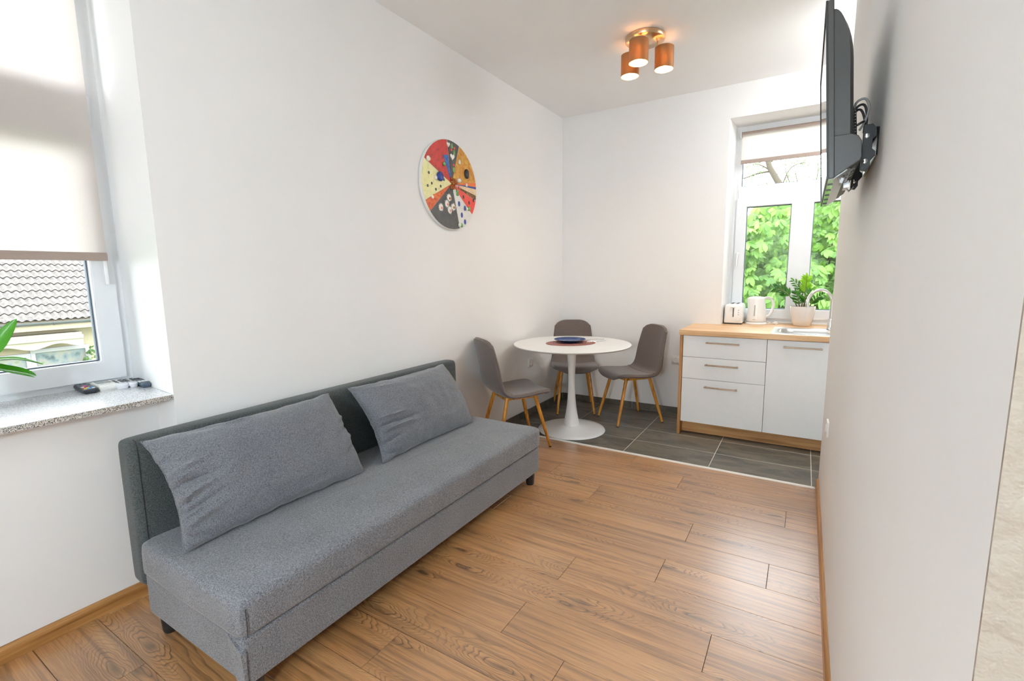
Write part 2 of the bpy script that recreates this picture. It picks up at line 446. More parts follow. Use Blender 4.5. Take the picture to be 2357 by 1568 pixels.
# floor: laminate planks in rows across the room
b = B(); b.box(-0.6, 3.9, -1.95, 3.345, -0.15, -0.0085)
floor = struct('floor', b, M['joint'], 'brown oak laminate plank floor of the living area', smooth=False)
ROWS = [3.328, 3.122, 2.927, 2.730, 2.528, 2.331, 2.132, 1.938, 1.741, 1.545, 1.351, 1.162, 0.968, 0.785, 0.597, 0.410]
while ROWS[-1] > -1.75: ROWS.append(ROWS[-1] - 0.193)
JX = [1.19, 1.56, 0.768, 1.14, 1.733, 2.102, 1.686, 1.317, 1.949, 1.27, 1.532, 0.946, 1.70, 1.25, 0.28, 0.9, 1.6, 0.5, 1.1, 2.0, 0.7, 1.4, 0.2, 1.0, 1.7, 0.6, 1.2, 0.9]
PL = 1.384; GAP = 0.0008
plank_cache = {}
for k in range(len(ROWS) - 1):
    y1, y0 = ROWS[k], ROWS[k + 1]
    xmin = -0.165 if y0 < 0.87 and y1 > -0.4 else -0.01
    xmax = 3.75 if y1 < 0.52 else 2.312
    x = JX[k % len(JX)]
    while x > xmin: x -= PL
    while x < xmax:
        a, c = max(x, xmin), min(x + PL, xmax)
        if c - a > 0.01:
            key = (round(c - a, 3), round(y1 - y0, 3))
            if key not in plank_cache:
                L, w = c - a - 2 * GAP, y1 - y0 - 2 * GAP; e = 0.0007
                q = B(); q.loft([rrect(-L / 2, L / 2, -w / 2, w / 2, 0.0005, -0.008, 1), rrect(-L / 2, L / 2, -w / 2, w / 2, 0.0005, -0.0008, 1),
                                 rrect(-L / 2 + e, L / 2 - e, -w / 2 + e, w / 2 - e, 0.0005, 0, 1)], cap0=False)
                plank_cache[key] = q.mesh('plank', M['plank'], smooth=False)
            inst('plank', plank_cache[key], floor, ((a + c) / 2, (y0 + y1) / 2, 0))
        x += PL

b = B(); b.box(-0.02, 2.95, 3.345, D + 0.05, -0.15, -0.0004)
kfloor = struct('floor_kitchen', b, M['grout'], 'dark slate look tile floor of the kitchen corner', smooth=False)
GX = [0.0, 0.466, 1.070, 1.672, 2.275, 2.75]; GY = [3.360, 3.652, 3.955, 4.252, 4.539]
tile_cache = {}
def tile_mesh(L, w, g=0.0021):
    key = (round(L, 3), round(w, 3))
    if key not in tile_cache:
        L -= 2 * g; w -= 2 * g
        q = B(); q.loft([rrect(-L / 2, L / 2, -w / 2, w / 2, 0.001, -0.006, 1), rrect(-L / 2, L / 2, -w / 2, w / 2, 0.001, -0.0004, 1),
                         rrect(-L / 2 + 0.0005, L / 2 - 0.0005, -w / 2 + 0.0005, w / 2 - 0.0005, 0.001, 0, 1)], cap0=False)
        tile_cache[key] = q.mesh('floor_tile', M['tile'], smooth=False)
    return tile_cache[key]
for i in range(len(GX) - 1):
    for j in range(len(GY) - 1):
        inst('floor_tile', tile_mesh(GX[i + 1] - GX[i], GY[j + 1] - GY[j]), kfloor, ((GX[i] + GX[i + 1]) / 2, (GY[j] + GY[j + 1]) / 2, 0))

b = B(); b.box(0.012, 2.292, 3.329, 3.358, -0.004, 0.004)
struct('trim_1', b, M['trimwhite'], 'cream threshold strip between planks and tiles', smooth=False, bevel=0.002)

# skirtings
def skirt_prof(b, p0, p1, nx, ny, h=0.062, t=0.014):
    p0, p1 = Vector((*p0, 0)), Vector((*p1, 0)); n = Vector((nx, ny, 0))
    pr = [(0, 0), (t, 0), (t, h - 0.012), (t - 0.004, h - 0.004), (0.004, h), (0, h)]
    b.loft([[p + n * a + Vector((0, 0, z)) for a, z in pr] for p in (p0, p1)])
b = B(); skirt_prof(b, (W, 0.52), (W, 3.36), -1, 0)
struct('baseboard_right', b, M['skirt'], 'oak skirting along the right wall', smooth=False)
b = B(); skirt_prof(b, (-0.16, NY0), (-0.16, NY1), 1, 0); skirt_prof(b, (0, NY1), (0, 3.36), 1, 0)
struct('baseboard_left', b, M['skirt'], 'oak skirting under the window and behind the sofa', smooth=False)
b = B(); b.box(0, 0.006, 3.362, D, 0, 0.066); b.box(0, 1.32, D - 0.006, D, 0, 0.066)
bb = struct('baseboard_back', b, M['grout'], 'dark tile skirting around the dining corner', smooth=False)
def skirt_tile(x0, x1, y0, y1):
    q = B(); q.box(x0, x1, y0, y1, 0.002, 0.067); q.build('skirting_tile', M['tile'], bb, smooth=False, bevel=0.001, seg=1)
for y0, y1 in ((3.362, 3.60), (3.60, 3.80), (3.80, 4.0), (4.0, 4.2), (4.2, 4.53)):
    skirt_tile(0, 0.010, y0 + 0.0015, y1 - 0.0015)
for x0, x1 in ((0.011, 0.466), (0.466, 0.77), (0.77, 1.07), (1.07, 1.32)):
    skirt_tile(x0 + 0.0015, x1 - 0.0015, D - 0.010, D)

# ------------------------------------------------------------------ windows
def make_window(name, width, z0, z1, ztr0, ztr1, MX, label, handle_side):
    """frame local coords: u across, v outward, z up; MX maps (u, v, z) to the room"""
    def bx(q, u0, u1, v0, v1, a, c): q.box(u0, u1, v0, v1, a, c, MX)
    f = B(); fw = 0.035
    f.ring(0, width, z0, z1, fw, fw, 0.0, 0.07, MX)
    w = struct(name, f, M['pvc'], label, smooth=False, bevel=0.003)
    f = B(); bx(f, fw - 0.003, width - fw + 0.003, -0.006, 0.06, ztr0 - 0.005, ztr1); f.build('transom', M['pvc'], w, smooth=False, bevel=0.004)
    def leaf(u0, u1, a, c, sw, proud):
        s = B(); s.ring(u0, u1, a, c, sw, sw, -proud, 0.05, MX)
        so = s.build('sash', M['pvc'], w, smooth=False, bevel=0.006, seg=3)
        t = 0.006; g = B(); g.ring(u0 + sw - 0.001, u1 - sw + 0.001, a + sw - 0.001, c - sw + 0.001, t, t, 0.012, 0.035, MX)
        g.build('gasket', M['gasket'], so, smooth=False)
        p = B(); bx(p, u0 + sw - 0.004, u1 - sw + 0.004, 0.022, 0.026, a + sw - 0.004, c - sw + 0.004)
        p.build('pane', M['glass'], so, smooth=False)
        return so
    mid = width / 2
    s1 = leaf(0.028, mid + 0.005, z0 + 0.030, ztr0, 0.082, 0.018)
    s2 = leaf(mid + 0.005, width - 0.028, z0 + 0.030, ztr0, 0.082, 0.018)
    leaf(0.026, width - 0.026, ztr1 - 0.008, z1 - 0.026, 0.030, 0.004)
    return w, s1, s2

# left window: looks along -X; u runs towards -Y from the far reveal
WX = -0.47
ML = Matrix(((0, -1, 0, WX), (-1, 0, 0, 0.925), (0, 0, 1, 0), (0, 0, 0, 1)))
win1, s1, s2 = make_window('window_1', 1.292, SILL - 0.002, 2.62, 1.965, 2.10, ML, 'tall white framed window above the granite sill', 0)
h = B()
h.lathe([(0.016, 0), (0.016, 0.012), (0.012, 0.014)], 16, M=ML @ Matrix.Translation((0.065, -0.018, 1.440)) @ Matrix.Rotation(PI / 2, 4, 'X'))
h.box(0.058, 0.072, -0.050, -0.030, 1.31, 1.452, ML)
h.build('window_handle', M['white_gloss'], s1, bevel=0.006, seg=3)

MK = Matrix(((1, 0, 0, 1.565), (0, 1, 0, 4.862), (0, 0, 1, 0), (0, 0, 0, 1)))
win2, k1, k2 = make_window('window_2', 1.07, 0.882, 2.60, 1.985, 2.065, MK, 'white framed kitchen window above the sink', 1)
q = B(); q.box(0.002, 1.068, -0.010, 0.068, 0.8702, 0.886, MK); q.build('bottom_strip', M['pvc'], win2, smooth=False, bevel=0.002)
h = B()
h.box(0.045, 0.062, -0.052, -0.030, 1.38, 1.50, MK)
h.lathe([(0.014, 0), (0.014, 0.014)], 14, M=MK @ Matrix.Translation((0.054, -0.018, 1.49)) @ Matrix.Rotation(PI / 2, 4, 'X'))
h.build('window_handle', M['white_gloss'], k1, bevel=0.005, seg=2)

# roller blinds
def blind(name, label, MX, u0, u1, v, ztop, zbot, roll_r):
    t = thing(name, label, 'blind', MX @ Vector(((u0 + u1) / 2, v, zbot)))
    inv = Matrix.Translation(-(MX @ Vector(((u0 + u1) / 2, v, zbot))))
    A = inv @ MX
    q = B(); q.grid(lambda i, j: A @ Vector((lerp(u0, u1, i), v + 0.0015 * math.sin(9 * i + 3 * j), lerp(zbot + 0.012, ztop, j))), 12, 16)
    fo = q.build('fabric', M['blind'], t)
    q = B(); L = [[A @ Vector((u, v + dv, zbot + dz)) for dv, dz in ((-0.007, 0), (0.004, 0), (0.004, 0.026), (0.001, 0.034), (-0.004, 0.034), (-0.007, 0.024))] for u in (u0 - 0.001, u1 + 0.001)]
    q.loft(L); q.build('bottom_bar', M['blindbar'], t, smooth=False, bevel=0.002)
    q = B(); q.tube([A @ Vector((u0 - 0.004, v + roll_r * 0.9, ztop)), A @ Vector((u1 + 0.004, v + roll_r * 0.9, ztop))], roll_r, 20)
    q.build('roller', M['blindbar'], t)
    for u in (u0 - 0.012, u1 + 0.006):
        q = B(); q.box(u, u + 0.006, v - 0.01, v + 0.05, ztop - 0.03, ztop + 0.03, A); q.build('mount', M['white_gloss'], t, smooth=False, bevel=0.002)
    return t
blind('roller_blind', 'beige roller blind lowered halfway over the tall left window', ML, 0.062, 1.23, -0.062, 2.57, 1.411, 0.02)
blind('roller_blind', 'beige roller blind rolled up to a short strip at the kitchen window', MK, 0.048, 1.02, -0.055, 2.525, 2.27, 0.021)

b = B(); b.prism([(-0.004, NY0 + 0.002), (-0.004, NY1 - 0.002), (-0.4695, NY1 + 0.035), (-0.4695, NY0 - 0.035)], SILL - 0.0195, SILL)
sl = b.build('window_sill', M['granite'], smooth=False, bevel=0.0015)
tag(sl, 'speckled grey granite sill under the tall left window', 'window sill')
b = B(); b.box(-0.0045, 0.0005, NY0 + 0.001, NY1 - 0.002, SILL - 0.0205, SILL - 0.001)
eo = b.build('front_edge', M['granite_edge'], sl, smooth=False); eo['label'] = 'coarse black and cream speckled edge'

# ------------------------------------------------------------------ sofa
SX0, SX1, SY0, SY1 = 0.115, 0.795, 0.665, 2.575
t = thing('sofa', 'long grey fabric sofa bed against the left wall', 'sofa', (0.40, 1.62, 0))
O = Vector((0.40, 1.62, 0))
def soft_box(x0, x1, y0, y1, z0, z1, r, nx, ny, crown=0.0, wob=0.0, seed=0):
    """rounded box, its top slightly domed and its faces a little uneven"""
    q = B(); cx, cy = (x0 + x1) / 2, (y0 + y1) / 2
    prof = []
    for k in range(7):
        a = PI / 2 * k / 6; prof.append((r * (1 - math.cos(PI / 2 - a)), z0 + r * (1 - math.cos(a)) * 0.35))
    loops = []
    zs = [(0.35 * r, z0), (0.0, z0 + 0.25 * r)] + [(0.0, lerp(z0 + 0.25 * r, z1 - r, f)) for f in (0.33, 0.66)]
    zs += [(r * (1 - math.cos(a)), z1 - r + r * math.sin(a)) for a in (0, PI / 8, PI / 4, 3 * PI / 8, PI / 2)]
    def ring(ins, z):
        P = []
        a0, a1, b0, b1 = x0 + ins, x1 - ins, y0 + ins, y1 - ins
        for i in range(nx): P.append((lerp(a0, a1, i / nx), b0, z))
        for i in range(ny): P.append((a1, lerp(b0, b1, i / ny), z))
        for i in range(nx): P.append((lerp(a1, a0, i / nx), b1, z))
        for i in range(ny): P.append((a0, lerp(b1, b0, i / ny), z))
        return [Vector(p) for p in P]
    for ins, z in zs: loops.append(ring(ins, z))
    # top: shrink rings to a domed centre
    for f in (0.25, 0.5, 0.75, 0.93):
        L = []
        for p in loops[len(zs) - 1]:
            hx = (x1 - x0) / 2; 
            dx = p.x - cx; dy = p.y - cy
            ins = f * hx
            nxp = cx + math.copysign(max(abs(dx) - ins, 0), dx); nyp = cy + math.copysign(max(abs(dy) - ins, 0), dy)
            L.append(Vector((nxp, nyp, z1 + crown * math.sin(f * PI / 2))))
        loops.append(L)
    for L in loops:
        for p in L:
            w = wob * noise.noise(Vector((p.x * 4 + seed, p.y * 4, p.z * 5)))
            p += Vector((w, w * 0.6, w * 0.6)) - O
    q.loft(loops)
    return q
bs = B(); bs.box(SX0 + 0.01 - O.x, SX1 - 0.012 - O.x, SY0 + 0.012 - O.y, SY1 - 0.012 - O.y, 0.082, 0.243)
base = bs.build('base', M['sofa'], t, bevel=0.012, seg=3)
q = soft_box(SX0, SX1, SY0, SY1, 0.246, 0.372, 0.026, 10, 28, 0.012, 0.006)
seat = q.build('seat_cushion', M['sofa'], t, angle=60)
m = seat.modifiers.new('sub', 'SUBSURF'); m.levels = m.render_levels = 1
q = B()
y = SY0 + 0.022
q.tube([(SX1 - 0.0022 - O.x, y - O.y, 0.252), (SX1 - 0.0012 - O.x, y - O.y, 0.30), (SX1 - 0.0022 - O.x, y - O.y, 0.345)], 0.0016, 6)
q.build('corner_seam', M['seam'], seat)
q = B(); y = SY0 + 0.012
q.loft([[(SX1 - 0.10 - O.x, y - 0.003 - O.y, 0.235), (SX1 - 0.010 - O.x, y - 0.012 - O.y, 0.205), (SX1 - 0.006 - O.x, y + 0.002 - O.y, 0.205), (SX1 - 0.10 - O.x, y + 0.002 - O.y, 0.235)],
        [(SX1 - 0.085 - O.x, y - 0.004 - O.y, 0.14), (SX1 - 0.010 - O.x, y - 0.008 - O.y, 0.14), (SX1 - 0.008 - O.x, y + 0.002 - O.y, 0.14), (SX1 - 0.085 - O.x, y + 0.002 - O.y, 0.14)],
        [(SX1 - 0.068 - O.x, y - 0.003 - O.y, 0.084), (SX1 - 0.010 - O.x, y - 0.004 - O.y, 0.084), (SX1 - 0.008 - O.x, y + 0.002 - O.y, 0.084), (SX1 - 0.068 - O.x, y + 0.002 - O.y, 0.084)]])
q.build('corner_flap', M['sofa'], base)
# backrest: tilted slab with soft edges
q = B()
def back_ring(y, ins):
    P = [(0.030, 0.182), (0.100, 0.176), (0.122, 0.182), (0.130, 0.20), (0.132, 0.45), (0.131, 0.70), (0.129, 0.730), (0.122, 0.744), (0.105, 0.750), (0.050, 0.750), (0.030, 0.746), (0.021, 0.734), (0.018, 0.70), (0.018, 0.45), (0.018, 0.20), (0.021, 0.188)]
    cx, cz = 0.075, 0.46
    return [(cx + (x - cx) * (1 - ins * 0.45) - O.x, y - O.y, cz + (z - cz) * (1 - ins * 0.07)) for x, z in P]
ys = [(0.672, 1.0), (0.675, 0.55), (0.684, 0.2), (0.70, 0), (1.1, 0), (1.6, 0), (2.1, 0), (2.55, 0), (2.566, 0.2), (2.573, 0.5), (2.575, 0.9)]
q.loft([back_ring(y, i) for y, i in ys])
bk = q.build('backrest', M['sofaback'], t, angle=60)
m = bk.modifiers.new('sub', 'SUBSURF'); m.levels = m.render_levels = 1
q = B(); q.tube([(x - 0.0012 - O.x, 0.700 - O.y, z - 0.0012) for x, z in ((0.1290, 0.21), (0.1315, 0.45), (0.1305, 0.69), (0.1275, 0.731), (0.118, 0.7462), (0.10, 0.7492))], 0.0014, 6)
q.build('edge_seam', M['seam'], bk)
for x in (SX0 + 0.06, SX1 - 0.055):
    for y in (SY0 + 0.055, SY1 - 0.055):
        q = B(); q.lathe([(0.022, 0), (0.026, 0.01), (0.030, 0.085)], 20, (x - O.x, y - O.y, 0))
        q.build('leg', M['blackplastic'], t)

# scatter pillows leaning on the backrest
def pillow(label, y0, y1, seed, folds):
    cy = (y0 + y1) / 2; hw = (y1 - y0) / 2; hh = 0.215
    p0 = Vector((0.385, cy, 0.388)); 
    t = thing('pillow', label, 'pillow', p0, group='grey sofa pillows')
    ang = math.atan2(0.365, 0.235)              # lean
    ua = Vector((0, 1, 0)); va = Vector((-math.cos(ang), 0, math.sin(ang))); na = ua.cross(va); na = -na if na.x < 0 else na
    N, K = 96, 56
    loops = []
    def pt(i, j, side):
        u, v = i / N * 2 - 1, j / K * 2 - 1
        e = max(0.0, (1 - abs(u) ** 2.6)) ** 0.5 * max(0.0, (1 - abs(v) ** 2.4)) ** 0.5
        th = 0.088 * e
        # pulled-in edges between the pointed corners
        uu = u * (1 - 0.060 * (1 - v * v) * abs(u) ** 4); vv = v * (1 - 0.055 * (1 - u * u) * abs(v) ** 4)
        w = 0
        for (fu, fv, dirv, amp, wid, ln) in folds:
            du, dv = u - fu, (v - fv) - dirv * (u - fu)
            w += 2.4 * amp * math.exp(-(dv / (wid * 0.62)) ** 2) * math.exp(-(du / ln) ** 2)
        w += 0.008 * noise.noise(Vector((u * 3 + seed, v * 2.5, side))) * e
        w += 0.005 * noise.noise(Vector((u * 7 + seed, v * 6, side + 5))) * e
        edge = 0.006 * noise.noise(Vector((u * 6 + seed, v * 6, 3))) * (1 - e)
        pos = ua * (uu * hw + edge * 0.5) + va * ((vv + 1) * hh + edge) + na * (side * (th + w * (0.35 + 0.65 * e) * (1 if side > 0 else 0.3)) + 0.030 * math.sin((v + 1) * PI / 2) * (1 if True else 0))
        return pos
    q = B(); idx = {}
    vs = []; fs = []
    for side in (1, -1):
        for i in range(N + 1):
            for j in range(K + 1):
                rim = i in (0, N) or j in (0, K)
                if rim and side == -1: idx[(side, i, j)] = idx[(1, i, j)]; continue
                idx[(side, i, j)] = len(vs); vs.append(pt(i, j, 0 if rim else side))
        for i in range(N):
            for j in range(K):
                fs.append((idx[(side, i, j)], idx[(side, i + 1, j)], idx[(side, i + 1, j + 1)], idx[(side, i, j + 1)]))
    q.add(vs, fs)
    o = q.build('cover', M['pillow'], t, angle=80)
    rim = [pt(i, K, 0) for i in range(0, N + 1, 2)] + [pt(N, j, 0) for j in range(K, -1, -2)] + [pt(i, 0, 0) for i in range(N, -1, -2)] + [pt(0, j, 0) for j in range(0, K + 1, 2)]
    q = B(); q.tube(rim, 0.0016, 6); q.build('seam', M['pillow'], t)
    return t
F1 = [(-0.95, 0.25, 0.25, 0.012, 0.07, 0.22), (-0.9, 0.02, 0.1, -0.012, 0.06, 0.25), (-0.92, -0.2, 0.3, 0.014, 0.07, 0.22), (-0.88, -0.42, 0.35, -0.012, 0.06, 0.2), (-0.9, -0.62, 0.3, 0.012, 0.07, 0.2),
      (0.93, 0.05, 0.8, -0.012, 0.07, 0.12), (0.92, -0.2, 0.9, 0.010, 0.07, 0.13), (0.85, -0.45, 0.9, -0.009, 0.07, 0.15), (-0.2, 0.92, 0.1, 0.010, 0.08, 0.2), (0.3, -0.9, 0.05, 0.008, 0.08, 0.4), (-0.85, -0.88, -0.6, -0.012, 0.06, 0.1)]
F1 += [(-0.97, 0.5, 0.35, -0.010, 0.06, 0.14), (-0.96, 0.12, 0.3, 0.010, 0.05, 0.16), (-0.95, -0.30, 0.45, -0.011, 0.05, 0.15), (-0.94, -0.5, 0.5, 0.011, 0.05, 0.14), (0.95, 0.3, 0.7, 0.009, 0.06, 0.10), (-0.5, 0.9, -0.1, -0.008, 0.07, 0.2)]
F2 = [(-0.8, -0.05, -0.12, 0.014, 0.05, 0.3), (-0.75, -0.22, -0.1, -0.015, 0.05, 0.35), (-0.7, -0.36, -0.06, 0.014, 0.055, 0.3), (-0.85, -0.6, 0.2, -0.012, 0.06, 0.2), (-0.6, 0.75, -0.2, 0.009, 0.07, 0.25),
      (-0.85, -0.88, -0.5, -0.014, 0.05, 0.12), (0.9, 0.0, 0.6, -0.008, 0.08, 0.12), (0.2, 0.9, 0.05, -0.007, 0.07, 0.4)]
pillow('grey wrinkled pillow at the window end of the sofa', 0.705, 1.505, 1.0, F1)
pillow('grey wrinkled pillow at the dining end of the sofa', 1.625, 2.400, 9.0, F2)

# ------------------------------------------------------------------ dining table
TC = (0.517, 3.645)
t = thing('dining_table', 'round white pedestal table in the dining corner', 'table', (*TC, 0))
q = B(); q.lathe([(0.0, 0), (0.283, 0.0), (0.287, 0.004), (0.283, 0.010), (0.24, 0.016), (0.16, 0.026), (0.10, 0.036), (0.078, 0.044)], 72, cap0=False, cap1=True)
q.build('base', M['tablewhite'], t, angle=50)
q = B(); q.lathe([(0.070, 0.040), (0.066, 0.062), (0.058, 0.10), (0.049, 0.15), (0.0405, 0.21), (0.034, 0.28), (0.0300, 0.36), (0.0285, 0.43), (0.0295, 0.50), (0.033, 0.58), (0.039, 0.66), (0.045, 0.712), (0.048, 0.731)], 48)
q.build('stem', M['tablewhite'], t, angle=60)
q = B(); q.lathe([(0.05, 0.729), (0.40, 0.729), (0.468, 0.731), (0.487, 0.740), (0.4905, 0.7455), (0.488, 0.7495), (0.484, 0.750), (0.0, 0.750)], 96)
q.build('tabletop', M['tablewhite'], t, angle=40)
TZ = 0.750

def spiral_mat():
    t = NT('woven_placemat'); v = t.coord()
    s = t.new('ShaderNodeSeparateXYZ'); t.link(v, s.inputs[0])
    r = t.math('SQRT', t.math('ADD', t.math('POWER', t.math('DIVIDE', s.outputs[0], 1.33), 2.0), t.math('POWER', s.outputs[1], 2.0)))
    w = t.math('FRACT', t.math('MULTIPLY', r, 66.0))
    c = t.ramp(w, [(0.0, rgb(214, 170, 160)), (0.2, rgb(150, 92, 86)), (0.75, rgb(122, 66, 60)), (0.95, rgb(206, 160, 150))])
    t.base(t.mix(0.3, c, t.ramp(t.noise(v, 300, 2), [(0.3, rgb(100, 50, 46)), (0.7, rgb(190, 140, 130))])))
    t.p.inputs['Roughness'].default_value = 0.85; t.bump(w, 0.4, 0.002); return t.m
M['mat'] = spiral_mat()
q = B()
def ell(a, bb, z, n=64): return [(a * math.cos(2 * PI * i / n), bb * math.sin(2 * PI * i / n), z) for i in range(n)]
prof = []
for k in range(11):
    f = 1 - k / 11.0
    prof.append(ell(0.212 * f, 0.16 * f, 0.0035)); prof.append(ell(0.212 * f - 0.009, 0.16 * f - 0.007, 0.0047))
q.loft([ell(0.210, 0.158, 0.0)] + prof)
pm = q.build('placemat', M['mat'], loc=(0.505, 3.648, TZ), rz=math.radians(41))
tag(pm, 'oval red brown woven placemat on the white table', 'placemat')

M['plate'] = plain('blue_glaze', rgb(44, 66, 120), 0.12)
t = thing('plate', 'blue glazed plate with fluted rim on the placemat', 'plate', (0.478, 3.690, TZ + 0.0047))
n = 96; q = B(); loops = []
for r, z, fl in ((0.070, 0.0, 0), (0.078, 0.0, 0), (0.085, 0.006, 0), (0.112, 0.018, .3), (0.132, 0.0225, 1), (0.1345, 0.0245, 1), (0.131, 0.0255, 1), (0.112, 0.0215, 1), (0.092, 0.0125, .5), (0.082, 0.008, 0), (0.04, 0.006, 0), (0.002, 0.006, 0)):
    loops.append([((r + 0.0009 * fl * math.cos(48 * 2 * PI * i / n)) * math.cos(2 * PI * i / n), (r + 0.0009 * fl * math.cos(48 * 2 * PI * i / n)) * math.sin(2 * PI * i / n), z + 0.0008 * fl * (1 if i % 2 else -1)) for i in range(n)])
q.loft(loops); q.build('dish', M['plate'], t, angle=50)
q = B()
for i in range(48):
    a = 2 * PI * i / 48; ca, sa = math.cos(a), math.sin(a)
    q.tube([(0.094 * ca, 0.094 * sa, 0.0138), (0.112 * ca, 0.112 * sa, 0.0218), (0.130 * ca, 0.130 * sa, 0.0258)], [0.0008, 0.0016, 0.0014], 5)
fl = q.build('fluting', M['plate'], t)
# cutlery beside the placemat
def blade(name, label, p0, p1, kind, mat):
    p0 = Vector((*p0, TZ)); p1 = Vector((*p1, TZ)); d = (p1 - p0); L = d.length
    t = thing(name, label, 'cutlery', p0, math.atan2(d.y, d.x), 'table cutlery')
    if kind == 'knife':
        q = B(); q.loft([[(x, -w, z0), (x, w, z0), (x, w * 0.6, z1), (x, -w * 0.6, z1)] for x, w, z0, z1 in ((0, 0.005, 0.0005, 0.004), (0.02, 0.0075, 0.0005, 0.0065), (0.09, 0.006, 0.0005, 0.006))])
        q.build('handle', mat, t)
        q = B(); q.loft([[(x, y0, 0.001), (x, y1, 0.0008), (x, y1, 0.0022), (x, y0, 0.003)] for x, y0, y1 in ((0.088, -0.006, 0.006), (0.12, -0.007, 0.011), (0.17, -0.007, 0.011), (0.195, -0.006, 0.006), (L, -0.005, -0.004))])
        q.build('blade', mat, t)
    else:
        q = B(); q.loft([[(x, -w, z), (x, w, z), (x, w * 0.7, z + h), (x, -w * 0.7, z + h)] for x, w, z, h in ((0, 0.006, 0.0005, 0.002), (0.03, 0.008, 0.0005, 0.003), (0.09, 0.004, 0.003, 0.003), (0.13, 0.0035, 0.006, 0.003), (0.148, 0.012, 0.002, 0.002), (0.16, 0.013, 0.001, 0.002))])
        q.build('handle', mat, t)
        for k in range(4):
            y = -0.0105 + k * 0.007
            q = B(); q.tube([(0.158, y, 0.002), (0.18, y, 0.001 + 0.001), (L, y * 0.95, 0.0042)], [0.0018, 0.0016, 0.001], 6); q.build('tine', mat, t)
blade('table_fork', 'steel fork lying behind the blue plate', (0.525, 3.870), (0.672, 3.985), 'fork', M['chrome'])
blade('table_knife', 'steel knife lying right of the placemat', (0.600, 3.755), (0.712, 3.903), 'knife', M['steel'])

# ------------------------------------------------------------------ chairs
SP = [(0.222, 0.402, 0.176), (0.219, 0.420, 0.186), (0.210, 0.434, 0.198), (0.188, 0.4435, 0.212), (0.120, 0.4415, 0.221), (0.03, 0.433, 0.225), (-0.06, 0.429, 0.223), (-0.125, 0.436, 0.219), (-0.170, 0.458, 0.214),
      (-0.197, 0.498, 0.208), (-0.212, 0.55, 0.203), (-0.226, 0.62, 0.197), (-0.241, 0.69, 0.190), (-0.255, 0.755, 0.184), (-0.265, 0.80, 0.178), (-0.271, 0.828, 0.174), (-0.2750, 0.847, 0.171), (-0.2775, 0.860, 0.168)]
def chair_surf(i, v, off=0.0):
    i = 0.5 + (i - 0.5) * (1 - (0.36 if i > 0.5 else 0.34) * abs(2 * i - 1) ** 3 * abs(v) ** 3.4)     # rounded outline at both ends
    y, z, w = curve_at(SP, i)
    y2, z2, _ = curve_at(SP, min(i + 0.01, 1)); y1, z1, _ = curve_at(SP, max(i - 0.01, 0))
    tx, tz = y2 - y1, z2 - z1; L = math.hypot(tx, tz) or 1; ny, nz = tz / L, -tx / L     # upper/front side normal
    backness = min(max((i - 0.42) / 0.25, 0), 1)
    curl = (0.012 + 0.016 * backness * (1 - 0.7 * max(0, (i - 0.7) / 0.3))) * abs(v) ** 2.2
    s = off + curl
    return Vector((w * v, y + ny * s, z + nz * s))
def make_chair():
    t = thing('dining_chair', '', 'chair', (0, 0, 0), group='taupe dining chairs around the white table')
    q = B(); q.grid(lambda i, j: chair_surf(i, j * 2 - 1), 36, 16)
    o = q.build('seat_shell', M['chair'], t, angle=80)
    m = o.modifiers.new('solid', 'SOLIDIFY'); m.thickness = 0.034; m.offset = 0
    m = o.modifiers.new('sub', 'SUBSURF'); m.levels = m.render_levels = 2
    q = B(); q.tube([chair_surf(0.40 + 0.018 * (1 - (j / 10 - 1) ** 2) * -1, (j / 10 - 1) * 0.97, 0.0175) for j in range(21)], 0.0018, 6)
    q.build('seat_seam', M['chairseam'], o)
    q = B(); q.tube([chair_surf(0.43 - 0.05 * (j / 10 - 1) ** 2, (j / 10 - 1) * 0.97, -0.0175) for j in range(21)], 0.0016, 6)
    q.build('back_seam', M['chairseam'], o)
    q = B()
    rim = [(i / 40, 1) for i in range(41)] + [(1, 1 - j / 8) for j in range(1, 17)] + [(1 - i / 40, -1) for i in range(1, 41)] + [(0, -1 + j / 8) for j in range(1, 17)]
    q.tube([chair_surf(i, v * 1.004, -0.002) for i, v in rim], 0.0042, 6)
    q.build('piping', M['chair'], o)
    for sx in (-1, 1):
        for (ty, fy, fx) in ((0.115, 0.222, 0.176), (-0.115, -0.222, 0.194)):
            a = Vector((sx * 0.128, ty, 0.415)); f = Vector((sx * fx, fy, 0.0))
            q = B(); q.tube([a, lerp(a, f, 0.5), lerp(a, f, 0.985)], [0.0150, 0.0138, 0.0098], 14)
            l = q.build('leg', M['chairleg'], t)
            q = B(); q.tube([lerp(a, f, 0.982), f], [0.0104, 0.0104], 12); q.build('foot_cap', M['blackplastic'], l)
    q = B()
    q.box(-0.135, 0.135, 0.100, 0.130, 0.395, 0.413); q.box(-0.135, 0.135, -0.130, -0.100, 0.395, 0.413)
    q.box(-0.132, -0.108, -0.12, 0.12, 0.395, 0.412); q.box(0.108, 0.132, -0.12, 0.12, 0.395, 0.412)
    q.build('seat_frame', M['chairleg'], t, bevel=0.003)
    return t
chair0 = make_chair()
CH = [((0.857, 4.169), math.atan2(-0.337, -0.290), 'taupe chair with honey wood legs between table and drawer cabinet'),
      ((0.275, 4.240), math.atan2(-0.375, 0.205), 'taupe chair with honey wood legs in the room corner behind the table'),
      ((0.278, 3.098), math.radians(55), 'taupe chair with honey wood legs beside the sofa end, its back turned')]
for i, (p, a, lab) in enumerate(CH):
    c = chair0 if i == 0 else copy_tree(chair0)
    c.location = (p[0], p[1], 0); c.rotation_euler = (0, 0, a - PI / 2); c['label'] = lab

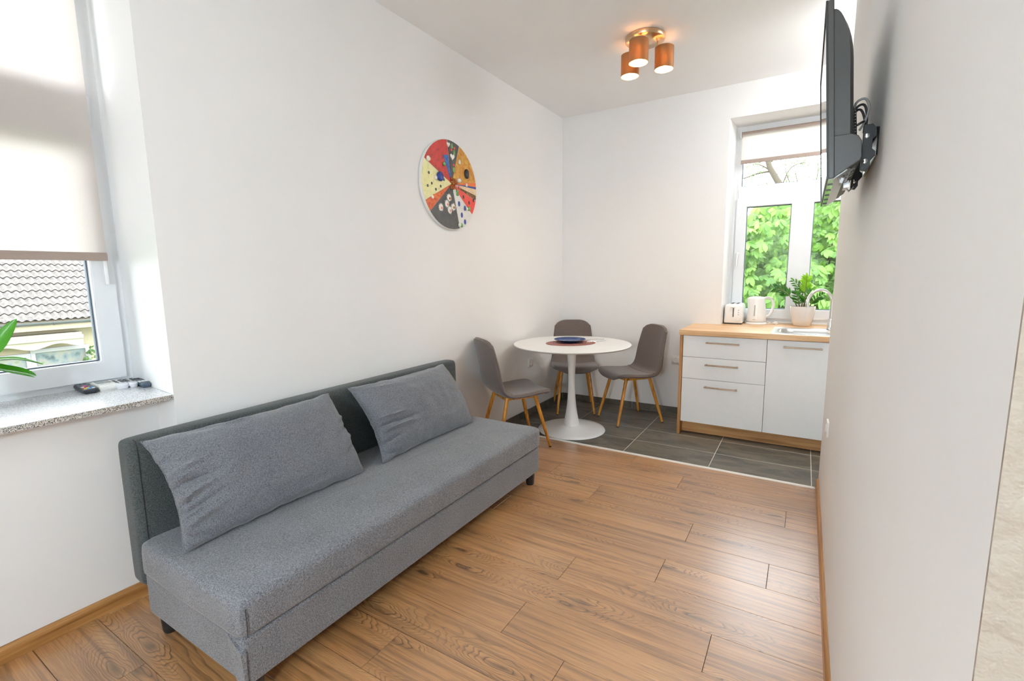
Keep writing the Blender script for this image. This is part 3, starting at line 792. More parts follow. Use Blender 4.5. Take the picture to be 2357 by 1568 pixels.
# ------------------------------------------------------------------ kitchen units
CZT = 0.870; CF = 3.972                         # worktop top and front fronts plane
def bar_handle(parent, x0, x1, y, z):
    q = B(); q.box(x0, x1, y - 0.034, y - 0.026, z - 0.006, z + 0.006)
    q.box(x0 + 0.004, x0 + 0.016, y - 0.028, y, z - 0.005, z + 0.005); q.box(x1 - 0.016, x1 - 0.004, y - 0.028, y, z - 0.005, z + 0.005)
    q.build('handle', M['bronze'], parent, smooth=False, bevel=0.0015)
t = thing('drawer_cabinet', 'white base cabinet with three drawers and oak side panel', 'cabinet', (1.32, 4.0, 0))
def loc_box(t, name, mat, x0, x1, y0, y1, z0, z1, parent=None, bevel=0.0015, smooth=False):
    o = t.location; q = B(); q.box(x0 - o.x, x1 - o.x, y0 - o.y, y1 - o.y, z0 - o.z, z1 - o.z)
    return q.build(name, mat, parent or t, smooth=smooth, bevel=bevel)
loc_box(t, 'body', M['cabwhite'], 1.346, 1.948, 4.012, 4.525, 0.105, 0.828)
loc_box(t, 'side_panel', M['sidepanel'], 1.322, 1.343, 3.985, 4.53, 0.0, 0.829)
for z0, z1, hz in ((0.654, 0.826, 0.777), (0.477, 0.651, 0.599), (0.110, 0.474, 0.419)):
    d = loc_box(t, 'drawer', M['cabwhite'], 1.347, 1.9485, 3.99, 4.010, z0, z1)
    o = t.location; bar_handle(d, 1.523 - o.x, 1.764 - o.x, 3.99 - o.y, hz)
t = thing('sink_cabinet', 'white sink cabinet with a single door beside the drawers', 'cabinet', (1.95, 4.0, 0))
loc_box(t, 'body', M['cabwhite'], 1.951, 2.555, 4.012, 4.525, 0.105, 0.700)
loc_box(t, 'filler_panel', M['cabwhite'], 2.558, 2.748, 3.992, 4.012, 0.110, 0.826)
d = loc_box(t, 'door', M['cabwhite'], 1.9515, 2.555, 3.99, 4.010, 0.110, 0.826)
bar_handle(d, 2.057 - 1.95, 2.298 - 1.95, -0.01, 0.780)
t = thing('toe_kick', 'oak plinth board below the white kitchen cabinets', 'plinth', (1.345, 4.07, 0))
loc_box(t, 'board', M['plinth'], 1.345, 2.748, 4.066, 4.082, 0.004, 0.104)
# worktop with sink cut-out, running into the window niche
q = B(); z0, z1 = 0.831, CZT
SKX0, SKX1, SKY0, SKY1 = 1.985, 2.60, 4.03, 4.46
X0, X1, Y0 = 1.316, KX, 3.972
q.box(X0, X1, Y0, SKY0, z0, z1); q.box(X0, SKX0, SKY0, SKY1, z0, z1); q.box(SKX1, X1, SKY0, SKY1, z0, z1); q.box(X0, X1, SKY1, D - 0.001, z0, z1)
q.prism([(KW0 + 0.001, D - 0.001), (KW1 - 0.001, D - 0.001), (KW1 - 0.0215, D + 0.322), (KW0 + 0.0215, D + 0.322)], 0.834, z1)
wt = q.build('worktop', M['worktop'], smooth=False); tag(wt, 'oak kitchen worktop running into the window niche', 'worktop')
# sink
t = thing('sink', 'stainless inset sink in the oak worktop', 'sink', (2.29, 4.24, CZT)); o = t.location
def sl_(x0, x1, y0, y1, r, z): return [(p[0] - o.x, p[1] - o.y, z) for p in rrect(x0, x1, y0, y1, r, 0, 8)]
q = B()
q.loft([sl_(1.966, 2.62, 3.995, 4.485, 0.02, 0.0005), sl_(1.966, 2.62, 3.995, 4.485, 0.02, 0.003), sl_(1.972, 2.614, 4.001, 4.479, 0.018, 0.005),
        sl_(1.985, 2.60, 4.014, 4.466, 0.018, 0.0035), sl_(2.005, 2.42, 4.060, 4.395, 0.10, 0.0035), sl_(2.010, 2.415, 4.065, 4.390, 0.098, 0.001),
        sl_(2.018, 2.407, 4.073, 4.382, 0.095, -0.03), sl_(2.026, 2.399, 4.081, 4.374, 0.09, -0.13), sl_(2.05, 2.375, 4.105, 4.35, 0.07, -0.15), sl_(2.19, 2.23, 4.21, 4.25, 0.018, -0.153)], cap0=False)
q.build('basin', M['steel'], t, angle=50)
q = B(); q.lathe([(0.0, 0), (0.032, 0), (0.035, 0.002), (0.028, 0.003), (0.0, 0.003)], 24, (2.21 - o.x, 4.23 - o.y, -0.152)); q.build('drain', M['chrome'], t)
# tap
t = thing('kitchen_tap', 'tall chrome gooseneck tap behind the sink', 'tap', (2.350, 4.440, CZT + 0.004)); o = t.location
q = B(); q.lathe([(0.027, 0), (0.027, 0.004), (0.022, 0.008), (0.0215, 0.075), (0.018, 0.082), (0.0125, 0.085)], 28); q.build('body', M['chrome'], t)
path = [(0, 0, 0.08), (0, 0, 0.20)]
ex, ey = 2.188 - o.x, 4.345 - o.y; R_ = math.hypot(ex, ey) / 2; dx, dy = ex / (2 * R_), ey / (2 * R_)
for k in range(1, 19):
    a = PI * k / 18 * 1.04; path.append((dx * (R_ - R_ * math.cos(a)), dy * (R_ - R_ * math.cos(a)), 0.21 + R_ * 1.05 * math.sin(a)))
x, y, z = path[-1]; path.append((x + dx * -0.002, y, z - 0.02))
q = B(); q.tube(path, 0.0118, 16); q.build('spout', M['chrome'], t, angle=60)
q = B(); q.tube([(0.0, 0, 0.045), (0.04, 0.01, 0.055), (0.085, 0.015, 0.095)], [0.012, 0.008, 0.006], 12); q.build('lever', M['chrome'], t, angle=60)

# toaster, narrow end to the room
t = thing('toaster', 'white toaster at the left end of the window niche', 'toaster', (1.637, 4.725, CZT)); 
q = B(); q.loft([rrect(-0.073, 0.073, -0.125, 0.125, 0.02, 0.012), rrect(-0.076, 0.076, -0.128, 0.128, 0.025, 0.02), rrect(-0.074, 0.074, -0.126, 0.126, 0.028, 0.15), rrect(-0.069, 0.069, -0.121, 0.121, 0.03, 0.170), rrect(-0.055, 0.055, -0.107, 0.107, 0.025, 0.178)])
q.build('housing', M['white_gloss'], t, angle=50)
q = B(); q.box(-0.068, 0.068, -0.12, 0.12, 0.0, 0.014); q.build('foot_base', M['blackplastic'], t, bevel=0.003)
for x in (-0.030, 0.012):
    q = B(); q.box(x, x + 0.020, -0.085, 0.085, 0.165, 0.1795); q.build('slot', M['dark'], t, smooth=False)
q = B(); q.box(-0.0035, 0.0035, -0.130, -0.124, 0.065, 0.143); q.build('lever_slot', M['dark'], t, smooth=False)
q = B(); q.box(-0.018, 0.018, -0.143, -0.128, 0.146, 0.157); q.build('lever', M['white_gloss'], t, bevel=0.004)
q = B(); q.lathe([(0.014, 0), (0.013, 0.010)], 20, M=Matrix.Translation((0.040, -0.1275, 0.050)) @ Matrix.Rotation(PI / 2, 4, 'X')); q.build('dial', M['white_gloss'], t)
M['softgrey'] = plain('soft_grey_print', rgb(176, 174, 172), 0.5)
for z in (0.085, 0.105, 0.125):
    q = B(); q.lathe([(0.005, 0), (0.0045, 0.003)], 12, M=Matrix.Translation((0.042, -0.1275, z)) @ Matrix.Rotation(PI / 2, 4, 'X')); q.build('button', M['softgrey'], t)

# kettle on its base
t = thing('kettle', 'white electric kettle beside the toaster', 'kettle', (1.812, 4.715, CZT))
q = B(); q.lathe([(0.084, 0), (0.086, 0.006), (0.080, 0.018), (0.06, 0.021)], 36); q.build('power_base', M['white_gloss'], t)
q = B(); loops = []
for r, z in ((0.074, 0.022), (0.078, 0.03), (0.077, 0.06), (0.072, 0.12), (0.066, 0.18), (0.061, 0.215), (0.060, 0.228), (0.050, 0.238), (0.02, 0.243)):
    L = []
    for i in range(40):
        a = 2 * PI * i / 40; s = 0
        if z > 0.15: s = max(0, math.cos(a - PI)) ** 8 * 0.020 * min(1, (z - 0.15) / 0.06) * (1 if z < 0.232 else 0.4)
        L.append(((r + s) * math.cos(a), (r + s) * math.sin(a), z))
    loops.append(L)
q.loft(loops); q.build('jug', M['white_gloss'], t, angle=60)
q = B(); q.tube([(0.045, 0, 0.226), (0.085, 0, 0.232), (0.118, 0, 0.215), (0.127, 0, 0.17), (0.120, 0, 0.115), (0.098, 0, 0.08), (0.072, 0, 0.068)], [0.012, 0.013, 0.0125, 0.0115, 0.0105, 0.0095, 0.009], 14)
q.build('handle', M['white_gloss'], t, angle=60)
ga = -PI / 2 - 0.15
q = B(); q.loft([[((r) * math.cos(ga + da), r * math.sin(ga + da), z) for da, dr in ((-0.06, 0), (0.06, 0))] + [((r + 0.0015) * math.cos(ga + 0.06), (r + 0.0015) * math.sin(ga + 0.06), z), ((r + 0.0015) * math.cos(ga - 0.06), (r + 0.0015) * math.sin(ga - 0.06), z)] for r, z in ((0.0762, 0.075), (0.0725, 0.12), (0.0675, 0.17))])
q.build('water_gauge', M['softgrey'], t)
# tiny maker's mark printed low on the jug
q = B()
for k in range(6):
    a = ga - 0.13 + k * 0.05; r = 0.0790
    q.box(-0.0012, 0.0012, -0.0004, 0.0004, -0.0017, 0.0017, Matrix.Translation((r * math.cos(a), r * math.sin(a), 0.044)) @ Matrix.Rotation(a + PI / 2, 4, 'Z'))
q.build('print', plain('dark_print', rgb(90, 90, 92), 0.5), t, smooth=False)
q = B(); q.tube([(0.07, -0.01, 0.006), (0.10, -0.02, 0.008), (0.115, 0.0, 0.012), (0.085, 0.02, 0.018), (0.11, 0.03, 0.010), (0.135, 0.01, 0.008)], 0.0035, 8); q.build('cord', M['white_gloss'], t)
q = B(); q.tube([(0.130, 0.012, 0.010), (0.148, -0.002, 0.013), (0.160, -0.012, 0.013)], [0.006, 0.013, 0.015], 12)
for dy in (-0.006, 0.006): q.tube([(0.158, -0.012 + dy, 0.013), (0.173, -0.022 + dy, 0.011)], 0.0022, 8)
q.build('plug', M['white_gloss'], t)

# potted zz plant
def leaf_mesh(name, mat, L, w, fold=0.25, droop=0.3, n=6):
    q = B(); rows = []
    for k in range(n + 1):
        f = k / n; ww = w * math.sin(PI * min(1, f * 0.96 + 0.04)) ** 0.75 * (1 - 0.25 * f)
        z = -droop * L * f * f
        rows.append([(-ww, f * L, z + fold * ww), (0, f * L, z), (ww, f * L, z + fold * ww)])
    q.loft(rows, False, False, closed=False)
    return q.mesh(name, mat, True, 80)
def leafmat(name, c1, c2, tr=0.25, rough=0.3, trc=None):
    t = NT(name); g = t.new('ShaderNodeNewGeometry'); info = t.new('ShaderNodeObjectInfo')
    f = t.math('FRACT', t.math('ADD', g.outputs['Random Per Island'], info.outputs['Random']))
    v = t.coord(); n = t.noise(v, 25, 3)
    c = t.mix(f, c1, c2); c = t.mix(t.math('MULTIPLY', n, 0.35), c, tuple(x * 0.7 for x in c1))
    t.base(c); t.p.inputs['Roughness'].default_value = rough
    tl = t.new('ShaderNodeBsdfTranslucent'); t.link(t.mix(0.5, c, trc or tuple(min(1, x * 1.6) for x in c2)), tl.inputs[0])
    mx = t.new('ShaderNodeMixShader'); mx.inputs[0].default_value = tr
    t.link(t.p.outputs[0], mx.inputs[1]); t.link(tl.outputs[0], mx.inputs[2]); t.link(mx.outputs[0], t.out.inputs[0]); return t.m
M['zz'] = leafmat('zz_leaf', rgb(40, 92, 30), rgb(78, 138, 46), 0.2, 0.2)
M['zzlight'] = leafmat('zz_new_leaf', rgb(120, 178, 40), rgb(160, 206, 60), 0.35, 0.25)
M['stem'] = plain('stem_brown', rgb(118, 110, 70), 0.6)
M['soil'] = plain('soil', rgb(52, 38, 28), 0.95, bump=0.8, bscale=120)
M['ceramic'] = plain('white_ceramic', (0.82, 0.80, 0.78), 0.15)
t = thing('potted_plant', 'small zz plant in a white pot at the kitchen window', 'potted plant', (2.158, 4.70, CZT))
q = B(); q.lathe([(0.055, 0), (0.064, 0.004), (0.078, 0.05), (0.089, 0.11), (0.094, 0.160), (0.0935, 0.166), (0.089, 0.166), (0.087, 0.150)], 48, cap1=False); q.build('pot', M['ceramic'], t, angle=60)
q = B(); q.lathe([(0.0, 0.150), (0.088, 0.150)], 32, cap0=False, cap1=False); q.build('soil', M['soil'], t)
lm = leaf_mesh('leaf', M['zz'], 0.060, 0.0125); lml = leaf_mesh('leaf', M['zzlight'], 0.058, 0.014)
def zz(path, n, me, start=0.35, sc=1.0):
    q = B(); q.tube([curve_at(path, k / 10) for k in range(11)], [0.005 - 0.0032 * k / 10 for k in range(11)], 8); s = q.build('stem', M['stem'], t)
    for k in range(n):
        f = start + (1 - start) * k / (n - 1); p = Vector(curve_at(path, f)); d = (Vector(curve_at(path, min(1, f + 0.05))) - Vector(curve_at(path, f - 0.05))).normalized()
        for sd in (-1, 1):
            if k == n - 1 and sd == 1: sd = 0
            side = d.cross(Vector((0.3, -1, 0.2))).normalized() * sd
            ydir = (d * (1.1 if sd else 3) + side + Vector((rnd.uniform(-.25, .25), rnd.uniform(-.35, .15), rnd.uniform(-.1, .3)))).normalized()
            xdir = ydir.cross(Vector((rnd.uniform(-.3, .3), -0.8, 0.6))).normalized(); zdir = xdir.cross(ydir)
            mt = Matrix((xdir, ydir, zdir)).transposed().to_4x4()
            o = bpy.data.objects.new('leaf', me); COL.objects.link(o); o.parent = s
            s_ = sc * rnd.uniform(0.8, 1.1) * (0.75 + 0.5 * math.sin(PI * (0.2 + 0.7 * f)))
            o.matrix_local = Matrix.Translation(p) @ mt @ Matrix.Scale(s_, 4)
zz([(-0.04, 0, 0.15), (-0.06, 0, 0.20), (-0.115, -0.01, 0.265), (-0.165, -0.02, 0.305), (-0.205, -0.03, 0.315)], 9, lm, 0.45)
zz([(-0.01, 0.01, 0.15), (-0.005, 0.01, 0.24), (-0.02, 0.02, 0.31), (-0.075, 0.03, 0.375)], 5, lm, 0.5, 0.9)
zz([(0.015, 0, 0.15), (0.01, 0, 0.24), (0.012, 0, 0.32), (0.015, -0.01, 0.395)], 8, lml, 0.5, 0.95)
zz([(-0.02, -0.02, 0.15), (-0.03, -0.03, 0.19), (-0.045, -0.045, 0.245), (-0.055, -0.05, 0.28)], 5, lm, 0.3, 0.85)
zz([(0.0, -0.03, 0.15), (0.01, -0.04, 0.20), (0.02, -0.055, 0.25), (0.04, -0.06, 0.285)], 5, lm, 0.3, 0.85)
zz([(0.04, 0, 0.15), (0.06, 0, 0.19), (0.09, -0.01, 0.23), (0.125, -0.02, 0.262)], 6, lm, 0.3, 0.75)

# sockets
def socket(label, loc, rz, cat='socket'):
    """faces local -Y"""
    t = thing('wall_socket', label, cat, loc, rz)
    q = B(); q.loft([[(p[0], -y, p[1]) for p in rrect(-0.041 + i, 0.041 - i, -0.041 + i, 0.041 - i, 0.008, 0, 4)] for y, i in ((0, 0), (0.007, 0), (0.009, 0.002))])
    q.build('cover_plate', M['socket'], t, angle=50)
    q = B(); q.loft([[(r * math.cos(2 * PI * k / 28), -y, r * math.sin(2 * PI * k / 28)) for k in range(28)] for r, y in ((0.024, 0.0085), (0.024, 0.0115), (0.0205, 0.0115), (0.019, 0.003), (0.002, 0.003))], cap0=False)
    w = q.build('well', M['socket'], t, angle=50)
    q = B()
    for x in (-0.0095, 0.0095): q.loft([[(x + 0.0028 * math.cos(2 * PI * k / 12), -y, 0.0028 * math.sin(2 * PI * k / 12)) for k in range(12)] for y in (0.003, 0.0045)])
    q.build('pin_hole', M['dark'], w)
    q = B()
    for z in (-0.018, 0.018): q.box(-0.003, 0.003, -0.0095, -0.0035, z - 0.002, z + 0.002)
    q.build('earth_clip', M['steel'], w, smooth=False)
socket('white wall socket on the left wall below the table', (0.0, 3.843, 0.507), PI / 2)
socket('white wall socket on the end wall left of the cabinet', (1.176, D, 0.520), 0)
socket('white wall socket low on the right wall seen edge on', (W, 2.83, 0.535), -PI / 2)

# ------------------------------------------------------------------ round painting
PR = 0.302
t = thing('round_painting', 'round abstract painting of coloured wedges on the left wall', 'painting', (0.0, 2.700, 1.950))
q = B(); q.loft([[(x, r * math.cos(2 * PI * k / 96), r * math.sin(2 * PI * k / 96)) for k in range(96)] for r, x in ((PR - 0.004, 0.0), (PR, 0.003), (PR, 0.020), (PR - 0.003, 0.023))])
M['canvas'] = plain('canvas_white', (0.80, 0.79, 0.76), 0.7)
q.build('canvas', M['canvas'], t, angle=50)
def art(name, stops, scale=28, rough=0.45, bump=0.5, det=5):
    m = NT(name); v = m.coord(); n = m.noise(v, scale, det, 0.65, 0.5)
    m.base(m.ramp(n, stops)); m.p.inputs['Roughness'].default_value = rough; m.bump(n, bump, 0.004); return m.m
A = {
 'red': art('art_red', [(0.3, rgb(120, 30, 26)), (0.45, rgb(186, 42, 34)), (0.6, rgb(206, 52, 40))]),
 'blue': art('art_blue', [(0.3, rgb(22, 62, 120)), (0.5, rgb(24, 98, 176)), (0.68, rgb(60, 132, 200))], 60),
 'dark': art('art_dark', [(0.3, rgb(48, 48, 44)), (0.6, rgb(82, 80, 76)), (0.75, rgb(60, 84, 50))], 30),
 'gold': art('art_gold', [(0.3, rgb(176, 96, 18)), (0.5, rgb(206, 146, 40)), (0.66, rgb(214, 178, 84))], 26),
 'orange': art('art_orange', [(0.3, rgb(220, 96, 36)), (0.7, rgb(244, 132, 52))]),
 'navy': art('art_navy', [(0.3, rgb(26, 50, 128)), (0.7, rgb(52, 84, 160))]),
 'cream': art('art_cream', [(0.36, rgb(198, 160, 110)), (0.5, rgb(230, 206, 166)), (0.7, rgb(240, 226, 196))], 140),
 'specks': art('art_specks', [(0.44, rgb(44, 38, 30)), (0.52, rgb(60, 48, 30)), (0.58, rgb(200, 130, 40))], 110),
 'coral': art('art_coral', [(0.3, rgb(220, 62, 50)), (0.7, rgb(240, 84, 66))], 12),
 'white': art('art_white', [(0.3, rgb(206, 204, 200)), (0.7, rgb(232, 230, 226))], 12),
 'grey': art('art_grey', [(0.3, rgb(56, 54, 52)), (0.7, rgb(88, 86, 82))], 18),
 'rust': art('art_rust', [(0.35, rgb(196, 56, 30)), (0.55, rgb(220, 104, 34)), (0.7, rgb(228, 140, 50))], 50),
 'yellow': art('art_yellow', [(0.3, rgb(190, 200, 120)), (0.42, rgb(232, 226, 160)), (0.7, rgb(240, 234, 180))], 36),
 'black': art('art_black', [(0.3, rgb(20, 18, 20)), (0.7, rgb(60, 50, 56))], 70),
 'pearl': art('art_pearl', [(0.3, rgb(226, 220, 208)), (0.7, rgb(244, 240, 232))], 40, 0.2),
 'green': art('art_green', [(0.3, rgb(70, 130, 60)), (0.7, rgb(140, 196, 120))], 40, 0.25),
 'amber': art('art_amber', [(0.3, rgb(120, 62, 18)), (0.5, rgb(186, 104, 34)), (0.7, rgb(60, 34, 18))], 90, 0.3),
 'pink': art('art_pink', [(0.3, rgb(214, 120, 110)), (0.7, rgb(240, 170, 156))], 40, 0.3),
}
WEDGE = [(96, 153, 'red', 1.0), (70, 95, 'dark', 1.0), (11.6, 69, 'gold', 1.0), (5.7, 11.4, 'orange', 1.0), (2.6, 5.6, 'navy', 1.0), (-6.4, 2.2, 'cream', 1.0), (-13.4, -6.6, 'specks', 1.0),
         (-35.5, -14, 'coral', 1.0), (-72.0, -36.5, 'white', 1.0), (-138.5, -73, 'grey', 1.0), (-154, -139, 'rust', 1.0), (-206, -154.5, 'yellow', 1.0)]
HC = (0.010, 0.012)
def wedge(a0, a1, r0, r1, x0, x1, mat, name='wedge'):
    n = max(2, int(abs(a1 - a0) / 4))
    P = [HC] if r0 == 0 else [(r0 * PR * math.cos(math.radians(lerp(a1, a0, k / n))), r0 * PR * math.sin(math.radians(lerp(a1, a0, k / n)))) for k in range(n + 1)]
    P += [(r1 * PR * math.cos(math.radians(lerp(a0, a1, k / n))), r1 * PR * math.sin(math.radians(lerp(a0, a1, k / n)))) for k in range(n + 1)]
    q = B(); q.loft([[(x, p[0], p[1]) for p in P] for x in (x0, x1)])
    return q.build(name, mat, t, smooth=False)
for a0, a1, c, r in WEDGE: wedge(a0, a1, 0, 0.985, 0.0225, 0.0245, A[c])
wedge(96.5, 112, 0.0, 0.66, 0.0240, 0.0256, A['blue'])
def ZP(x, y): return ((x - 597) / 415 * PR, -(y - 790) / 640 * PR)
def blob(x, y, r, mat, name='bead', asp=1.0, h=0.5):
    a, b_ = ZP(x, y); q = B(); q.sphere((0.0245 + r * h * 0.5, a, b_), r, 12, 8, (h, 1, asp)); return q.build(name, A[mat], t, angle=80)
def heart(x, y, s):
    a, b_ = ZP(x, y); P = []
    for k in range(20):
        u = 2 * PI * k / 20; P.append((16 * math.sin(u) ** 3 / 16 * s, (13 * math.cos(u) - 5 * math.cos(2 * u) - 2 * math.cos(3 * u) - math.cos(4 * u)) / 16 * s))
    q = B(); q.loft([[(X, a - p[0] * f, b_ + p[1] * f) for p in P] for X, f in ((0.0245, 1), (0.028, 1), (0.031, 0.6))]); q.build('heart', A['pearl'], t, angle=50)
heart(572, 225, 0.018); heart(628, 380, 0.024)
blob(430, 708, 0.032, 'navy', 'stone'); blob(372, 735, 0.016, 'pearl', 'shell')
blob(845, 570, 0.026, 'black', 'stone', 1.35, 0.4); blob(500, 515, 0.014, 'green'); blob(278, 505, 0.018, 'pearl'); blob(300, 505, 0.013, 'orange')
blob(345, 1000, 0.016, 'orange'); blob(322, 1010, 0.013, 'pearl')
blob(870, 1083, 0.016, 'green'); blob(840, 1090, 0.012, 'pearl'); blob(740, 1348, 0.016, 'green'); blob(710, 1350, 0.015, 'pearl')
for x, y in ((565, 975), (530, 1065), (440, 1130), (570, 1150), (625, 1095)):
    a, b_ = ZP(x, y); q = B(); P = []
    for k in range(28):
        r = (0.030 if k % 2 else 0.020) * rnd.uniform(0.85, 1.1); u = 2 * PI * k / 28; P.append((r * math.cos(u), r * 1.05 * math.sin(u)))
    q.loft([[(X, a + p[0] * f, b_ + p[1] * f) for p in P] for X, f in ((0.0243, 1), (0.0258, 0.8))]); q.build('flower', A['pearl'], t, smooth=False)
    blob(x + 8, y + 8, 0.009, rnd.choice(['pink', 'amber', 'pink']))
for x, y in ((715, 1035), (808, 1085), (755, 1195), (805, 1290)): blob(x, y, 0.013, 'navy', 'brush_mark', 1.5, 0.1)
for x, y in ((790, 920), (880, 990), (955, 940)): blob(x, y, 0.010, 'black', 'brush_mark', 1.4, 0.1)
for x, y in ((285, 690), (320, 825), (265, 868), (375, 895), (445, 838), (495, 735)): blob(x, y, 0.009, 'dark', 'brush_mark', 1.1, 0.1)
for x, y in ((620, 285), (665, 250), (650, 490)): blob(x, y, 0.009, 'coral', 'brush_mark', 1.0, 0.12)
for x, y in ((630, 230), (660, 310), (650, 560)): blob(x, y, 0.012, 'green', 'brush_mark', 1.6, 0.1)
for k in range(26):
    blob(640 + rnd.uniform(-48, 40), 760 + rnd.uniform(-78, 80), rnd.uniform(0.006, 0.011), 'amber', 'nugget', 1, 0.9)
blob(710, 700, 0.020, 'pearl', 'shell', 0.8, 0.8); blob(735, 675, 0.012, 'pink', 'shell'); blob(665, 800, 0.016, 'pink', 'shell', 0.8, 0.9); blob(725, 790, 0.014, 'pink', 'shell', 0.8)
blob(690, 860, 0.013, 'green'); blob(690, 905, 0.014, 'green', 'bead', 0.7); blob(840, 735, 0.012, 'pearl'); blob(735, 425, 0.012, 'pearl', 'shell', 1.5)

# ------------------------------------------------------------------ ceiling lamp with three shades
M['brass'] = plain('champagne_metal', rgb(206, 176, 140), 0.28, 1.0)
def shade_mat():
    t = NT('gold_mesh_shade'); v = t.coord()
    d = t.new('ShaderNodeBsdfPrincipled'); d.inputs['Base Color'].default_value = (*rgb(150, 96, 40), 1); d.inputs['Metallic'].default_value = 0.6; d.inputs['Roughness'].default_value = 0.4
    n = t.noise(v, 900, 2); t.link(t.ramp(n, [(0.3, rgb(130, 102, 68)), (0.7, rgb(164, 132, 92))]), d.inputs['Base Color'])
    tr = t.new('ShaderNodeBsdfTranslucent'); tr.inputs[0].default_value = (*rgb(255, 176, 84), 1)
    tp = t.new('ShaderNodeBsdfTransparent'); tp.inputs[0].default_value = (*rgb(255, 190, 110), 1)
    m1 = t.new('ShaderNodeMixShader'); m1.inputs[0].default_value = 0.032; t.link(d.outputs[0], m1.inputs[1]); t.link(tr.outputs[0], m1.inputs[2])
    m2 = t.new('ShaderNodeMixShader'); m2.inputs[0].default_value = 0.022; t.link(m1.outputs[0], m2.inputs[1]); t.link(tp.outputs[0], m2.inputs[2])
    t.link(m2.outputs[0], t.out.inputs[0]); t.n.remove(t.p); return t.m
M['shade'] = shade_mat()
M['topdiffuser'] = translucent('added_top_diffuser', rgb(190, 150, 100), rgb(255, 232, 205), 0.8)  # translucent disc added inside each shade top to soften light on the ceiling
def emit(name, col, st):
    t = NT(name); e = t.new('ShaderNodeEmission'); e.inputs[0].default_value = (*col, 1); e.inputs[1].default_value = st
    t.link(e.outputs[0], t.out.inputs[0]); t.n.remove(t.p); return t.m
M['bulb'] = emit('bulb_glow', (1.0, 0.74, 0.50), LAMP_W)
LC = (1.168, 3.338)
t = thing('ceiling_lamp', 'round champagne ceiling lamp with three lit amber shades', 'lamp', (*LC, H))
q = B(); q.lathe([(0.122, 0.0), (0.126, -0.003), (0.126, -0.024), (0.121, -0.029), (0.0, -0.029)], 64); q.build('ceiling_plate', M['brass'], t, angle=50)
for px, py in ((1.166, 3.214), (1.279, 3.403), (1.053, 3.393)):
    dx, dy = px - LC[0], py - LC[1]; zc = 2.732 - H; zt, zb = zc + 0.066, zc - 0.070
    hx, hy = dx * 0.66, dy * 0.66
    q = B(); q.tube([(hx, hy, -0.028), (hx, hy, zt + 0.012)], 0.006, 12); arm = q.build('arm', M['brass'], t)
    q = B(); q.tube([(hx, hy, zt + 0.012), (dx, dy, zt + 0.012)], 0.006, 10); q.tube([(dx, dy, zt + 0.016), (dx, dy, zt - 0.035)], 0.017, 16); q.build('bulb_holder', M['brass'], arm)
    q = B(); n = 48; loops = []
    for r, z in ((0.0605, zt), (0.0605, zb), (0.0590, zb), (0.0590, zt)):
        loops.append([(dx + r * math.cos(2 * PI * k / n), dy + r * math.sin(2 * PI * k / n), z) for k in range(n)])
    loops.append(loops[0]); q.loft(loops, False, False); sh = q.build('shade', M['shade'], t, angle=50)
    q = B()
    for z in (zt, zb):
        q.tube([(dx + 0.0598 * math.cos(2 * PI * k / 48), dy + 0.0598 * math.sin(2 * PI * k / 48), z) for k in range(49)], 0.0013, 6, cap=False)
    for k in range(3):
        a = 2 * PI * k / 3; q.tube([(dx, dy, zt - 0.004), (dx + 0.059 * math.cos(a), dy + 0.059 * math.sin(a), zt - 0.004)], 0.002, 6)
    q.build('shade_ring', M['brass'], sh)
    q = B(); q.lathe([(0.018, zt - 0.003), (0.059, zt - 0.003)], 40, (dx, dy, 0), cap0=False, cap1=False); q.build('top_diffuser', M['topdiffuser'], sh, smooth=False)
    q = B(); q.lathe([(0.010, zt - 0.036), (0.017, zt - 0.05), (0.0205, zt - 0.07), (0.0185, zt - 0.09), (0.011, zt - 0.108), (0.003, zt - 0.116)], 20, (dx, dy, 0)); bo = q.build('bulb', M['bulb'], t, angle=80)

# added fill lights shaped as opal lamps: behind the camera and in the alcove
for label, p, st in (('added opal globe fill light behind the camera, out of view', (1.95, -1.45), FILL_W),):
    t = thing('fill_light', label, 'lamp', (*p, 0))
    q = B(); q.lathe([(0.14, 0), (0.14, 0.012), (0.02, 0.022)], 40); q.build('base', M['white_gloss'], t)
    q = B(); q.tube([(0, 0, 0.018), (0, 0, 1.36)], 0.010, 12); q.tube([(0, 0, 1.34), (0, 0, 1.375)], 0.030, 16); q.build('pole', M['white_gloss'], t)
    q = B(); q.sphere((0, 0, 1.46), 0.10, 32, 20); q.build('globe', emit('fill_glow', (0.765, 0.90, 1.0), st), t, angle=80)
t = thing('alcove_fill_light', 'added round opal fill light hidden in the kitchen alcove behind the right wall', 'lamp', (2.54, 3.85, H))
q = B(); q.lathe([(0.17, 0), (0.175, -0.02), (0.165, -0.03)], 40); q.build('mount', M['white_gloss'], t)
q = B(); q.lathe([(0.165, -0.028), (0.16, -0.05), (0.13, -0.075), (0.07, -0.09), (0.005, -0.094)], 40); q.build('dome', emit('alcove_fill_glow', (0.94, 0.96, 0.97), ALCOVE_FILL_W), t, angle=80)

# ------------------------------------------------------------------ television on the right wall
M['tvdark'] = plain('tv_casing', rgb(64, 63, 60), 0.35)
M['tvback'] = plain('tv_back_shell', rgb(62, 61, 59), 0.4, bump=0.03, bscale=900)
M['screen'] = plain('tv_screen', (0.01, 0.01, 0.012), 0.06)
M['bracket'] = plain('black_steel', (0.014, 0.014, 0.015), 0.3, 0.3)
M['underside'] = plain('glossy_underside', (0.30, 0.31, 0.31), 0.08, 0.6)
TVN, TVF, TVH = 1.52, 2.15, 0.434; th = math.radians(3.9)
TB = Vector((2.199, 1.835, 1.567))
t = thing('television', 'flat television tilted down from the right wall, seen edge on', 'television', TB, rot=(0, -th, 0))
